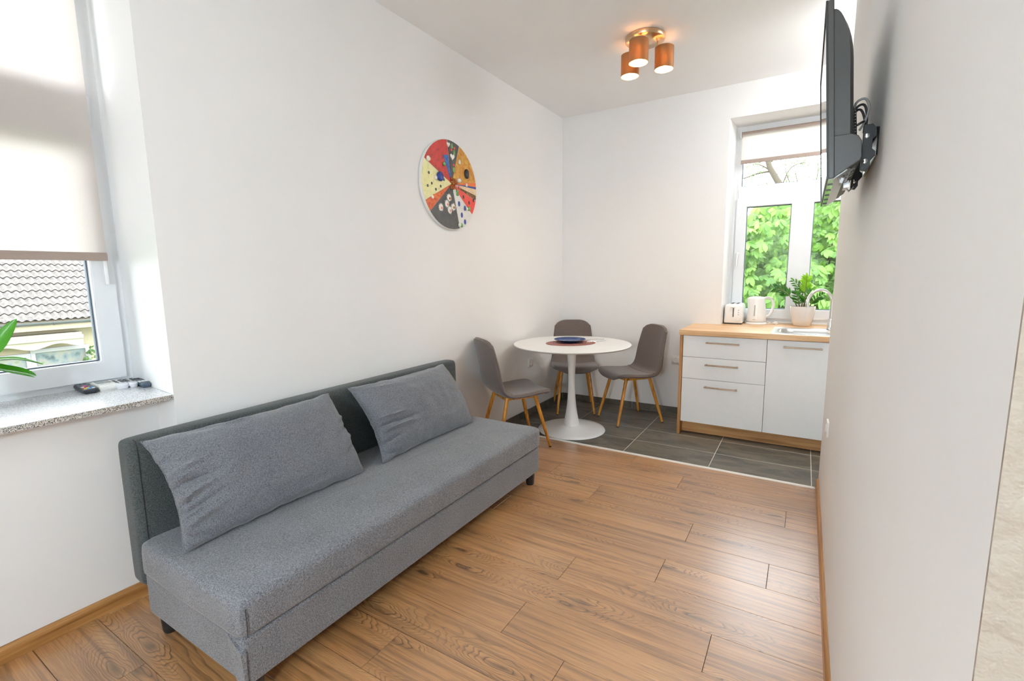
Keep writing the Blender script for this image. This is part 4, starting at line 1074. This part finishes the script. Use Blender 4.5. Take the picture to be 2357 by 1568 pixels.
# local: x towards the wall, y along the wall, z up the screen
w2 = (TVF - TVN) / 2
q = B(); q.box(0, 0.014, -w2, w2, 0, TVH); q.build('frame', M['tvdark'], t, smooth=False, bevel=0.002)
q = B(); q.ring(-w2, w2, 0.0, TVH, 0.007, 0.007, -0.0035, 0.001, Matrix(((0, 1, 0, 0), (1, 0, 0, 0), (0, 0, 1, 0), (0, 0, 0, 1)))); q.build('bezel', M['blackplastic'], t, smooth=False)
q = B(); q.box(-0.0015, 0.002, -w2 + 0.008, w2 - 0.008, 0.010, TVH - 0.008); q.build('screen', M['screen'], t, smooth=False)
prof = [(0.012, 0.02), (0.052, 0.02), (0.055, 0.06), (0.0555, 0.29)] + [(0.0135 + 0.042 * math.cos(a_), 0.29 + 0.122 * math.sin(a_)) for a_ in [PI / 2 * k / 10 for k in range(1, 11)]] + [(0.012, 0.412)]
q = B(); q.loft([[(x if x < 0.013 else lerp(0.013, x, f), y, z) for x, z in prof] for y, f in ((-w2 + 0.006, 0.80), (-w2 + 0.03, 1.0), (w2 - 0.03, 1.0), (w2 - 0.006, 0.8))]); q.build('back_cover', M['tvback'], t, angle=40)
prof = [(0.012, 0.001), (0.066, 0.034), (0.071, 0.042), (0.071, 0.082), (0.064, 0.096), (0.050, 0.104), (0.012, 0.106)]
q = B(); q.loft([[(x, y, z) for x, z in prof] for y in (-w2 + 0.003, w2 - 0.003)]); lh = q.build('lower_housing', M['tvback'], t, angle=30, bevel=0.002)
q = B(); q.loft([[(x, y, z) for x, z in ((0.0, -0.0015), (0.0, 0.001), (0.012, 0.001), (0.040, 0.018), (0.0415, 0.0155), (0.0135, -0.0015))] for y in (-w2 + 0.004, w2 - 0.004)]); un = q.build('bottom_trim', M['underside'], t, smooth=False)
for k in range(5):
    q = B(); y = -w2 + 0.09 + k * 0.11; q.box(0.001, 0.013, y, y + 0.004, -0.004, -0.001); q.build('rib', M['blackplastic'], un, smooth=False)
for k in range(6):
    q = B(); y = -w2 + 0.05 + k * 0.026; q.loft([[(x, yy, z) for x, z in ((0.046, 0.0215), (0.062, 0.0315), (0.062, 0.0285), (0.046, 0.0185))] for yy in (y, y + 0.013)]); q.build('vent', M['steel'] if k % 2 else M['blackplastic'], lh, smooth=False)
q = B(); q.box(0.046, 0.060, -0.06, 0.0, 0.006, 0.026); q.tube([(0.05, -0.04, 0.010), (0.060, -0.045, -0.004), (0.070, -0.04, 0.006), (0.070, -0.02, 0.03)], 0.003, 8); q.build('connector', M['steel'], lh, smooth=False)
# perforated hump on the back
q = B(); q.loft([rrect(0.050, 0.068, -0.20, 0.16, 0.006, 0.10, 3), rrect(0.050, 0.069, -0.205, 0.165, 0.006, 0.12, 3), rrect(0.050, 0.068, -0.20, 0.16, 0.006, 0.185, 3), rrect(0.050, 0.058, -0.19, 0.15, 0.003, 0.205, 3)])
hump = q.build('vent_hump', M['blackplastic'], t, angle=40)
q = B()
for i in range(3):
    for k in range(11): q.sphere((0.0545 + i * 0.005, -0.2055, 0.106 + k * 0.0078), 0.0016, 8, 6)
pf = q.build('perforation', M['steel'], hump); pf['kind'] = 'stuff'
M['cablew'] = plain('grey_cable', rgb(150, 148, 144), 0.5)
for k, (m_, p) in enumerate(((M['cablew'], [(0.062, -0.13, 0.19), (0.072, -0.135, 0.222), (0.092, -0.14, 0.226), (0.100, -0.14, 0.20), (0.090, -0.14, 0.165), (0.078, -0.14, 0.145)]),
                             (M['blackplastic'], [(0.060, -0.12, 0.185), (0.074, -0.125, 0.212), (0.090, -0.13, 0.213), (0.096, -0.13, 0.185), (0.094, -0.13, 0.15)]),
                             (M['blackplastic'], [(0.060, -0.11, 0.18), (0.072, -0.115, 0.204), (0.084, -0.12, 0.203), (0.092, -0.12, 0.175), (0.09, -0.12, 0.14)]),
                             (M['blackplastic'], [(0.052, -0.175, 0.152), (0.066, -0.178, 0.150), (0.080, -0.178, 0.156), (0.086, -0.17, 0.160)]),
                             (M['blackplastic'], [(0.053, -0.172, 0.150), (0.058, -0.175, 0.125), (0.062, -0.17, 0.10)]))):
    q = B(); q.tube([curve_at(p, j / 16) for j in range(17)], 0.0032, 8); q.build('cable', m_, t, angle=80)
# bracket between television and wall
t = thing('tv_bracket', 'black steel bracket holding the television on the right wall', 'bracket', (W, 1.835, 1.66))
q = B(); q.loft([[(0, y, z), (-0.004, y, z), (-0.004, y, z2), (-0.020, y, z2), (-0.020, y, z2 + 0.004), (0, y, z2 + 0.004)] for y, z, z2 in ((-0.175, -0.020, 0.050), (0.175, -0.020, 0.050))]); q.build('wall_plate', M['bracket'], t, smooth=False, bevel=0.002)
for y in (-0.185, 0.165):
    q = B(); q.loft([[(x, yy, z) for x, z in ((-0.036, -0.058), (-0.024, -0.062), (-0.016, -0.050), (-0.016, -0.035), (-0.006, -0.022), (-0.006, -0.012), (-0.014, -0.004), (-0.014, 0.020), (-0.006, 0.028), (-0.006, 0.046), (-0.016, 0.060), (-0.036, 0.060))] for yy in (y, y + 0.012)])
    r_ = q.build('rail', M['bracket'], t, smooth=False, bevel=0.001)
    for z in (-0.036, 0.030):
        q = B(); q.lathe([(0.0062, 0), (0.006, 0.003), (0.003, 0.004)], 14, M=Matrix.Translation((-0.027, y, z)) @ Matrix.Rotation(PI / 2, 4, 'X')); q.build('bolt', M['chrome'], r_)

# ------------------------------------------------------------------ things on the granite sill
M['remdark'] = plain('remote_dark', rgb(46, 50, 56), 0.35); M['remblue'] = plain('remote_slate', rgb(70, 84, 98), 0.35)
M['remwhite'] = plain('remote_white', rgb(226, 226, 232), 0.35); M['remcream'] = plain('remote_cream', rgb(232, 230, 224), 0.4)
M['lcd'] = plain('lcd_grey', rgb(150, 158, 152), 0.25)
KEYC = {'k': plain('key_dark', rgb(40, 42, 46), 0.5), 'w': plain('key_white', rgb(224, 226, 228), 0.5), 'p': plain('key_pink', rgb(220, 70, 150), 0.5), 'b': plain('key_blue', rgb(70, 150, 220), 0.5),
        'y': plain('key_yellow', rgb(230, 200, 90), 0.5), 'g': plain('key_grey', rgb(120, 124, 130), 0.5), 'o': plain('key_red', rgb(214, 84, 64), 0.5)}
def remote(name, label, p0, ang, L, w, h, mat, keys, round_end=0.008, cat='remote', lcd=None):
    """p0 = middle of the end that points into the room; local +x runs back to the window"""
    t = thing(name, label, cat, (*p0, SILL), ang, 'remotes on the granite sill')
    q = B(); q.loft([rrect(0.006, L - 0.006, -w / 2 + 0.005, w / 2 - 0.005, round_end * 0.6, 0.0), rrect(0.0, L, -w / 2, w / 2, round_end, h * 0.5), rrect(0.0, L, -w / 2, w / 2, round_end, h * 0.82), rrect(0.004, L - 0.004, -w / 2 + 0.003, w / 2 - 0.003, round_end * 0.8, h)])
    q.build('casing', mat, t, angle=40)
    for (x, y, sx, sy, c) in keys:
        q = B(); q.loft([rrect(x - sx, x + sx, y - sy, y + sy, min(sx, sy) * 0.5, h - 0.001, 3), rrect(x - sx, x + sx, y - sy, y + sy, min(sx, sy) * 0.5, h + 0.0022, 3)]); q.build('key', KEYC[c], t)
    if lcd:
        q = B(); q.box(*lcd, h - 0.001, h + 0.0008); q.build('display', M['lcd'], t, smooth=False)
k1_ = [(0.02, -0.013, 0.006, 0.005, 'w'), (0.02, 0.0, 0.006, 0.005, 'b'), (0.02, 0.013, 0.006, 0.005, 'y'), (0.042, -0.013, 0.006, 0.005, 'b'), (0.042, 0.0, 0.006, 0.005, 'y'), (0.042, 0.013, 0.006, 0.005, 'o'), (0.066, -0.012, 0.006, 0.005, 'g'), (0.066, 0.012, 0.006, 0.005, 'w'),
       (0.085, 0.0, 0.008, 0.008, 'p')] + [(0.105 + i * 0.016, y, 0.005, 0.005, 'g') for i in range(4) for y in (-0.013, 0, 0.013)]
remote('remote_control', 'black television remote with coloured keys, leftmost on the sill', (-0.318, 0.724), math.radians(176), 0.175, 0.046, 0.020, M['remdark'], k1_)
remote('remote_control', 'cream square remote with grey display beside the black remote', (-0.330, 0.788), math.radians(176), 0.125, 0.070, 0.024, M['remcream'], [(0.02, -0.015, 0.006, 0.008, 'w'), (0.02, 0.015, 0.006, 0.008, 'w')], 0.006, 'remote', (0.055, 0.11, -0.024, 0.024))
k2_ = [(0.05 + i * 0.02, y, 0.007, 0.006, c) for i, c in ((0, 'g'), (1, 'k'), (2, 'g'), (3, 'k')) for y in (-0.011, 0.011)]
remote('remote_control', 'white air conditioner remote next to the cream one', (-0.300, 0.829), math.radians(174), 0.150, 0.046, 0.022, M['remwhite'], k2_, 0.020)
remote('remote_control', 'white air conditioner remote next to the slate one', (-0.290, 0.864), math.radians(172), 0.150, 0.033, 0.022, M['remwhite'], [k for k in k2_ if True], 0.018)
k3_ = [(0.03 + i * 0.02, y, 0.006, 0.005, c) for i, c in enumerate('gwwggkk') for y in (-0.012, 0.0, 0.012)]
remote('remote_control', 'slate grey remote at the niche corner, rightmost on the sill', (-0.236, 0.888), math.radians(171), 0.172, 0.034, 0.021, M['remblue'], k3_)

# orchid
M['orchid'] = leafmat('orchid_leaf', rgb(58, 138, 34), rgb(92, 170, 44), 0.22, 0.22)
t = thing('orchid', 'potted orchid with long green leaves on the granite sill', 'potted plant', (-0.175, 0.370, SILL))
q = B(); q.lathe([(0.048, 0), (0.052, 0.003), (0.060, 0.08), (0.067, 0.165), (0.067, 0.172), (0.062, 0.172), (0.060, 0.15)], 40, cap1=False); q.build('pot', M['ceramic'], t, angle=60)
q = B(); q.lathe([(0.0, 0.15), (0.061, 0.15)], 24, cap0=False, cap1=False); q.build('bark', M['soil'], t)
def long_leaf(path, w, nrm):
    nrm = Vector(nrm); q = B(); rows = []; n = 18
    for k in range(n + 1):
        f = k / n; p = Vector(curve_at(path, f)); d = (Vector(curve_at(path, min(1, f + 0.03))) - Vector(curve_at(path, max(0, f - 0.03)))).normalized()
        s = d.cross(nrm).normalized(); u = s.cross(d)
        ww = w * (0.35 + 0.65 * min(1, f / 0.35)) * (1 - max(0, (f - 0.55) / 0.45) ** 2.2) + 0.0006
        up = [p + s * (ww * a) + u * (0.30 * ww * abs(a) ** 1.5) for a in (-1, -0.5, 0, 0.5, 1)]
        dn = [x - u * 0.0016 for x in reversed(up)]
        rows.append(up + dn)
    q.loft(rows); q.build('leaf', M['orchid'], t, angle=60)
long_leaf([(0, 0.01, 0.15), (0.0, 0.035, 0.20), (0.0, 0.085, 0.255), (0.01, 0.136, 0.335)], 0.026, (1, -0.5, 0.6))
long_leaf([(0, 0.01, 0.15), (0.01, 0.05, 0.193), (0.015, 0.10, 0.198), (0.02, 0.14, 0.188), (0.02, 0.183, 0.168)], 0.018, (0.1, 0.0, 1))
long_leaf([(0, 0.01, 0.14), (0.02, 0.05, 0.176), (0.03, 0.09, 0.165), (0.035, 0.135, 0.145), (0.035, 0.158, 0.132)], 0.020, (0.45, 0, 1))
long_leaf([(0, 0.01, 0.13), (-0.02, 0.06, 0.165), (-0.025, 0.11, 0.145), (-0.03, 0.168, 0.118)], 0.017, (0.0, 0.1, 1))
long_leaf([(0, -0.01, 0.14), (0.03, -0.07, 0.20), (0.05, -0.14, 0.20), (0.06, -0.20, 0.17)], 0.024, (0, 0, 1))
long_leaf([(0, 0, 0.14), (0.06, 0.0, 0.20), (0.13, -0.02, 0.21), (0.19, -0.03, 0.18)], 0.024, (0, 0, 1))

# ------------------------------------------------------------------ outside the left window: neighbour's house
b = B(); b.box(-60, 60, -60, 60, -3.4, -3.2)
M['ground'] = plain('ground_grass', rgb(96, 112, 72), 0.95)
struct('ground', b, M['ground'], 'grassy ground far below the windows', smooth=False)

def rooftile_mat():
    t = NT('weathered_roof_tile'); info = t.new('ShaderNodeObjectInfo'); v = t.coord()
    off = t.new('ShaderNodeCombineXYZ'); t.link(t.math('MULTIPLY', info.outputs['Random'], 40.0), off.inputs[0])
    va = t.new('ShaderNodeVectorMath'); t.link(v, va.inputs[0]); t.link(off.outputs[0], va.inputs[1])
    n = t.noise(va.outputs[0], 14, 5, 0.65); n2 = t.noise(va.outputs[0], 70, 3)
    c = t.ramp(n, [(0.34, rgb(64, 60, 58)), (0.5, rgb(84, 79, 76)), (0.64, rgb(104, 97, 94))])
    c = t.mix(0.25, c, t.ramp(n2, [(0.4, rgb(66, 64, 60)), (0.6, rgb(104, 102, 98))]))
    t.base(c); t.p.inputs['Roughness'].default_value = 0.9; t.bump(n2, 0.3, 0.01); return t.m
M['rooftile'] = rooftile_mat()
M['lip'] = plain('tile_underside', rgb(44, 36, 32), 0.95)
M['render'] = plain('cream_render', rgb(150, 140, 118), 0.9, bump=0.4, bscale=60)
M['gutter'] = plain('zinc_gutter', rgb(96, 98, 104), 0.45, 0.5)
M['awning'] = plain('awning_cream', rgb(140, 134, 118), 0.7)
HX = -13.0; EZ = 0.372; PH = math.radians(31.5); TW = 0.284; TE = 0.320
hs = thing('neighbour_house', 'cream house with wavy grey roof tiles outside the left window', 'house', (HX - 0.45, 4.0, -3.2)); ho = hs.location
def hbox(name, mat, x0, x1, y0, y1, z0, z1, parent=None, bevel=0):
    q = B(); q.box(x0 - ho.x, x1 - ho.x, y0 - ho.y, y1 - ho.y, z0 - ho.z, z1 - ho.z); return q.build(name, mat, parent or hs, smooth=False, bevel=bevel)
hbox('wall', M['render'], HX - 8.5, HX - 0.45, -3.0, 9.5, -3.2, 0.30)
# roof deck and tiles
def rp(x, y, dz=0.0):   # point on the roof plane, x measured up the slope
    return Vector((HX - x * math.cos(PH) - dz * math.sin(PH) * -1 * 0 , y, EZ + x * math.sin(PH))) + Vector((math.sin(PH) * dz, 0, math.cos(PH) * dz))
q = B(); q.loft([[rp(0.05, y, -0.02) - ho, rp(5.0, y, -0.02) - ho, rp(5.0, y, -0.12) - ho, rp(0.05, y, -0.12) - ho] for y in (-3.4, 9.9)])
roof = q.build('roof', M['render'], hs, smooth=False)
def tile_geo():
    q = B(); n = 20; up = []; lo = []
    for L, z0 in ((TE * 1.12, 0.0), (0.0, 0.0)): pass
    def wav(v): return 0.024 * math.cos(2 * PI * 2 * v)
    rows = []
    for xs, zz in ((0.0, 0.030), (TE * 1.10, 0.004)):
        rows.append([(xs, v * TW / n - TW / 2, wav(v / n) + zz) for v in range(n + 1)])
    top = rows
    front = [[(0.0, p[1], p[2] - 0.022) for p in rows[0]], rows[0]]
    q.loft(top, False, False, closed=False)
    return q, front
q, front = tile_geo(); tm = q.mesh('roof_tile', M['rooftile'], True, 60)
tm.materials.append(M['lip'])
bm = bmesh.new(); bm.from_mesh(tm)
for k in range(len(front[0]) - 1):
    vs = [bm.verts.new(p) for p in (front[0][k], front[0][k + 1], front[1][k + 1], front[1][k])]
    f = bm.faces.new(vs); f.material_index = 1
bm.to_mesh(tm); bm.free()
RT = Matrix(((-math.cos(PH), 0, math.sin(PH)), (0, 1, 0), (math.sin(PH), 0, math.cos(PH))))
rest = B()
for r in range(15):
    for c in range(-22, 21):
        y = 3.85 + c * TW + 0.02; p = rp(r * TE, y, 0.02) - ho
        near = -5 <= c <= 7 and r < 12
        if near:
            o = bpy.data.objects.new('roof_tile', tm); COL.objects.link(o); o.parent = roof
            o.matrix_local = Matrix.Translation(p) @ RT.to_4x4()
        else:
            n0 = len(rest.v)
            rest.add([p + RT @ v.co for v in tm.vertices], [tuple(f.vertices) for f in tm.polygons])
ro = rest.build('roof_tile_field', M['rooftile'], roof, smooth=True, angle=60); ro['kind'] = 'stuff'
# gutter, fascia, awning
q = B(); q.loft([[(HX + 0.02 + 0.065 * math.cos(a) - ho.x, y - ho.y, EZ - 0.02 + 0.065 * math.sin(a) - ho.z) for a in [PI + PI * k / 10 for k in range(11)]] + [(HX + 0.02 + 0.058 * math.cos(a) - ho.x, y - ho.y, EZ - 0.02 + 0.058 * math.sin(a) - ho.z) for a in [2 * PI - PI * k / 10 for k in range(11)]] for y in (-3.4, 9.9)])
gut = q.build('gutter', M['gutter'], hs, angle=60)
for y in (2.9, 3.9, 4.9):
    q = B(); q.tube([(HX + 0.02 + 0.069 * math.cos(a) - ho.x, y - ho.y, EZ - 0.02 + 0.069 * math.sin(a) - ho.z) for a in [PI + PI * k / 10 for k in range(11)]], 0.012, 6); q.build('gutter_bracket', M['gutter'], gut)
hbox('soffit', M['render'], HX - 0.45, HX - 0.02, -3.4, 9.9, 0.16, 0.27)
aw = hbox('awning', M['awning'], HX - 0.46, HX - 0.10, 2.2, 4.43, -0.02, 0.055, bevel=0.02)
hbox('awning_bar', M['awning'], HX - 0.14, HX - 0.05, 2.19, 4.44, -0.105, -0.005, aw, 0.012)
q = B(); n = 90; P0 = []; P1 = []
for k in range(n + 1):
    y = lerp(2.2, 4.43, k / n); zz = -0.235 - 0.055 * math.cos((y - 4.43) / 0.93 * 2 * PI)
    P0.append((HX - 0.09 - ho.x + 0.012 * math.sin(y * 5), y - ho.y, -0.10 - ho.z)); P1.append((HX - 0.09 - ho.x + 0.02 * math.sin(y * 5), y - ho.y, zz - ho.z))
q.loft([P0, P1, [(p[0] - 0.006, p[1], p[2]) for p in P1], [(p[0] - 0.006, p[1], p[2]) for p in P0]], False, False, closed=False); q.build('valance', M['awning'], aw)
# its window below the awning
M['farframe'] = plain('far_window_frame', rgb(140, 140, 142), 0.5)
def far_glass():
    t = NT('far_window_pane'); v = t.coord(); n = t.noise(v, 5, 4); n2 = t.noise(v, 30, 3)
    c = t.ramp(n, [(0.3, rgb(60, 70, 74)), (0.45, rgb(96, 108, 112)), (0.6, rgb(120, 118, 112)), (0.75, rgb(80, 104, 70))])
    t.base(c); t.p.inputs['Roughness'].default_value = 0.15; return t.m
M['farglass'] = far_glass()
for y0, y1, ztop in ((2.10, 3.52, -0.38), (3.52, 4.62, -0.30)):
    fw = 0.085
    f = B(); f.ring(y0 - ho.y, y1 - ho.y, -1.5 - ho.z, ztop - ho.z, fw, 0.10, 0, 0.10, Matrix(((0, 1, 0, HX - 0.50 - ho.x), (1, 0, 0, 0), (0, 0, 1, 0), (0, 0, 0, 1))))
    wo = f.build('window', M['farframe'], hs, smooth=False, bevel=0.01)
    hbox('pane', M['farglass'], HX - 0.449, HX - 0.440, y0 + fw * 0.9, y1 - fw * 0.9, -1.45, ztop - 0.08, wo)
# geraniums in front of that window
M['farleaf'] = leafmat('geranium_leaf', rgb(48, 84, 36), rgb(84, 112, 50), 0.3, 0.5)
M['bloom'] = leafmat('geranium_bloom', rgb(214, 70, 54), rgb(236, 110, 90), 0.2, 0.6)
t = thing('flower_box', 'red geraniums outside the neighbour window', 'flower box', (HX - 0.20, 4.0, -1.25)); fo = t.location
q = B(); q.box(-0.10, 0.10, -0.55, 0.65, 0, 0.18); q.build('planter', M['render'], t, bevel=0.01)
for (yy, zz) in ((-0.08, 0.42), (0.50, 0.50), (0.20, 0.35), (-0.35, 0.36)):
    q = B()
    for k in range(26):
        a = Vector((rnd.gauss(0, 0.02), rnd.gauss(0, 0.03), rnd.gauss(0, 0.03))); q.sphere(Vector((0.05, yy, zz)) + a, 0.018, 6, 4)
    q.build('blossom', M['bloom'], t)
q = B()
for k in range(420):
    y = rnd.uniform(-0.5, 0.68); z = 0.15 + rnd.random() * (0.22 if y < 0.4 else 0.78 * max(0.2, 1 - abs(y - 0.62) * 2)); x = rnd.uniform(-0.12, 0.1)
    d = Vector((rnd.uniform(0.2, 1), rnd.uniform(-1, 1), rnd.uniform(-0.2, 1))).normalized(); s = d.cross(Vector((0, 0.3, 1))).normalized(); p = Vector((x, y, z)); r = rnd.uniform(0.02, 0.045)
    u = s.cross(d); q.add([p + (s * math.cos(j * PI / 3) + u * math.sin(j * PI / 3)) * r for j in range(6)], [tuple(range(6))])
lo_ = q.build('foliage', M['farleaf'], t, smooth=False); lo_['kind'] = 'stuff'

# ------------------------------------------------------------------ outside the kitchen window: chestnut foliage and a bare tree
M['chestnut'] = leafmat('chestnut_leaf', rgb(72, 118, 38), rgb(126, 164, 68), 0.35, 0.42, rgb(150, 192, 62))
M['bark'] = plain('bark', rgb(74, 66, 56), 0.95, bump=0.8, bscale=40)
def chestnut_leaf(seed):
    r = random.Random(seed); q = B(); n = 6
    fingers = [(-100, 0.55), (-62, 0.8), (-26, 0.97), (4, 1.0), (34, 0.95), (66, 0.78), (104, 0.52)] if seed % 2 else [(-78, 0.66), (-38, 0.9), (0, 1.0), (38, 0.92), (80, 0.64)]
    for a, s in fingers:
        a = math.radians(a + r.uniform(-6, 6)); L = 0.135 * s * r.uniform(0.9, 1.1); d = Vector((math.sin(a), math.cos(a), 0)); sd = Vector((math.cos(a), -math.sin(a), 0)); rows = []
        dr = r.uniform(0.25, 0.6)
        for k in range(n + 1):
            f = k / n; w = 0.032 * s * (0.10 + 0.90 * math.sin(PI * (f ** 1.55)) ** 0.8) if 0 < k < n else 0.0015
            z = -dr * L * f * f; c = d * (L * f) + Vector((0, 0, z))
            rows.append([c - sd * w + Vector((0, 0, w * 0.28)), c, c + sd * w + Vector((0, 0, w * 0.28))])
        q.loft(rows, False, False, closed=False)
    q.tube([(0, 0, 0), (0, -0.05, -0.01), (0, -0.10, -0.04)], 0.002, 4)
    return q
CL = [chestnut_leaf(s) for s in (1, 2, 3, 4)]
CLM = [c.mesh('leaf', M['chestnut'], True, 80) for c in CL]
bush = thing('chestnut_tree', 'dense bright green chestnut tree outside the kitchen window', 'tree', (2.0, 8.2, -3.2)); bo = bush.location
spots = []
for k in range(4600):
    x = rnd.uniform(0.75, 3.3); z = rnd.uniform(-1.2, 2.36 + 0.18 * math.sin(x * 3.1) + 0.12 * math.sin(x * 7.7 + 1))
    layer = rnd.random()
    y = 6.75 + 0.30 * noise.noise(Vector((x * 1.6, z * 1.6, 2))) + 0.5 * (z - 0.8) * 0.25 + layer ** 1.6 * 1.3
    deep = k >= 3600
    if deep: y += 1.1; z *= 0.97
    n = Vector((rnd.gauss(0, 0.4), -0.75 + rnd.gauss(0, 0.25), 0.75 + rnd.gauss(0, 0.35))).normalized()
    ydir = Vector((rnd.gauss(0, 0.6), -0.5, -0.55 + rnd.gauss(0, 0.25))); ydir = (ydir - n * ydir.dot(n)).normalized(); xdir = ydir.cross(n)
    mt = Matrix.Translation(Vector((x, y, z)) - bo) @ Matrix((xdir, ydir, n)).transposed().to_4x4() @ Matrix.Scale(rnd.uniform(0.62, 1.05) * (2.2 if deep else 1), 4)
    sc0 = 1.0
    sx = CAMX + (x - CAMX) * 4.85 / y; sz = CAMZ + (z - CAMZ) * 4.85 / y
    inview = 1.60 < sx < 2.42 and 0.9 < sz < 2.02
    spots.append((not inview, y, mt, rnd.randrange(4)))
spots.sort(key=lambda s: (s[0], s[1]))
crown = B()
for k, (_, _, mt, v) in enumerate(spots):
    if k < 300:
        o = bpy.data.objects.new('leaf', CLM[v]); COL.objects.link(o); o.parent = bush; o.matrix_local = mt
    else:
        crown.add([mt @ Vector(p) for p in CL[v].v], CL[v].f)
fo_ = crown.build('foliage', M['chestnut'], bush, smooth=True, angle=80); fo_['kind'] = 'stuff'
q = B(); q.tube([(0.5, 0.3, 0), (0.45, 0.25, 2.0), (0.3, 0.2, 4.0), (0.2, 0.1, 5.2)], [0.16, 0.14, 0.09, 0.03], 12); q.build('trunk', M['bark'], bush)
for k in range(16):
    x = rnd.uniform(-1.0, 1.1); z = rnd.uniform(2.4, 4.9)
    q = B(); q.tube([(0.4, 0.2, z - 0.6), (x * 0.5 + 0.2, -0.4, z - 0.15), (x, -1.1 + rnd.uniform(-.1, .2), z + rnd.uniform(0.1, 0.4))], [0.03, 0.014, 0.006], 6); q.build('branch', M['bark'], bush)

bt = thing('bare_tree', 'sparsely leaved tree against the white sky above the chestnut', 'tree', (2.4, 13.0, -3.2)); to = bt.location
def W_(x, z, y=13.0): return Vector((x, y, z)) - to
q = B(); q.tube([W_(2.4, -3.2), W_(2.3, 0), W_(2.0, 2.2), W_(1.68, 3.0), W_(1.49, 3.36), W_(1.29, 3.72), W_(1.20, 4.0), W_(1.05, 4.9)], [0.22, 0.2, 0.13, 0.085, 0.07, 0.06, 0.05, 0.02], 12); q.build('trunk', M['bark'], bt, angle=80)
M['spring'] = leafmat('spring_leaf', rgb(64, 92, 36), rgb(92, 116, 50), 0.35, 0.5)
lf = B()
def twig(path, r0):
    q = B(); q.tube([curve_at(path, k / 8) for k in range(9)], [lerp(r0, 0.004, k / 8) for k in range(9)], 6); q.build('branch', M['bark'], bt, angle=80)
    for k in range(60):
        f = rnd.uniform(0.25, 1.0); p = Vector(curve_at(path, f)) + Vector((rnd.gauss(0, 0.06), rnd.gauss(0, 0.12), rnd.gauss(0, 0.06))); a = rnd.uniform(0, 2 * PI); r = rnd.uniform(0.014, 0.034)
        d = Vector((math.cos(a), rnd.uniform(-.4, .4), math.sin(a))).normalized(); s = d.cross(Vector((rnd.uniform(-.5, .5), -1, 0.4))).normalized()
        lf.add([p - d * r, p + s * r * 0.5, p + d * r, p - s * r * 0.5], [(0, 1, 2, 3)])
twig([W_(1.32, 3.64), W_(1.05, 3.62), W_(0.75, 3.54), W_(0.4, 3.5)], 0.03)
twig([W_(1.30, 3.66), W_(1.1, 3.80), W_(0.95, 3.84), W_(0.8, 3.8)], 0.02)
twig([W_(1.9, 2.4), W_(2.1, 3.0), W_(2.25, 3.45), W_(2.2, 3.9)], 0.03)
twig([W_(1.9, 2.4), W_(1.95, 2.95), W_(1.85, 3.4), W_(1.75, 3.8)], 0.028)
twig([W_(1.88, 2.3), W_(2.2, 2.9), W_(2.5, 3.3), W_(2.7, 3.7)], 0.03)
twig([W_(1.75, 2.9), W_(1.72, 3.3), W_(1.62, 3.6), W_(1.6, 3.95)], 0.022)
twig([W_(1.55, 3.25), W_(1.7, 3.65), W_(1.95, 3.75), W_(2.1, 3.7)], 0.018)
twig([W_(1.9, 2.6), W_(2.35, 3.2), W_(2.45, 3.65), W_(2.4, 4.1)], 0.022)
twig([W_(1.5, 3.2), W_(1.2, 3.28), W_(0.95, 3.2), W_(0.7, 3.22)], 0.018)
twig([W_(1.25, 3.8), W_(1.5, 4.0), W_(1.7, 4.1), W_(2.0, 4.05)], 0.02)
o = lf.build('foliage', M['spring'], bt, smooth=False); o['kind'] = 'stuff'
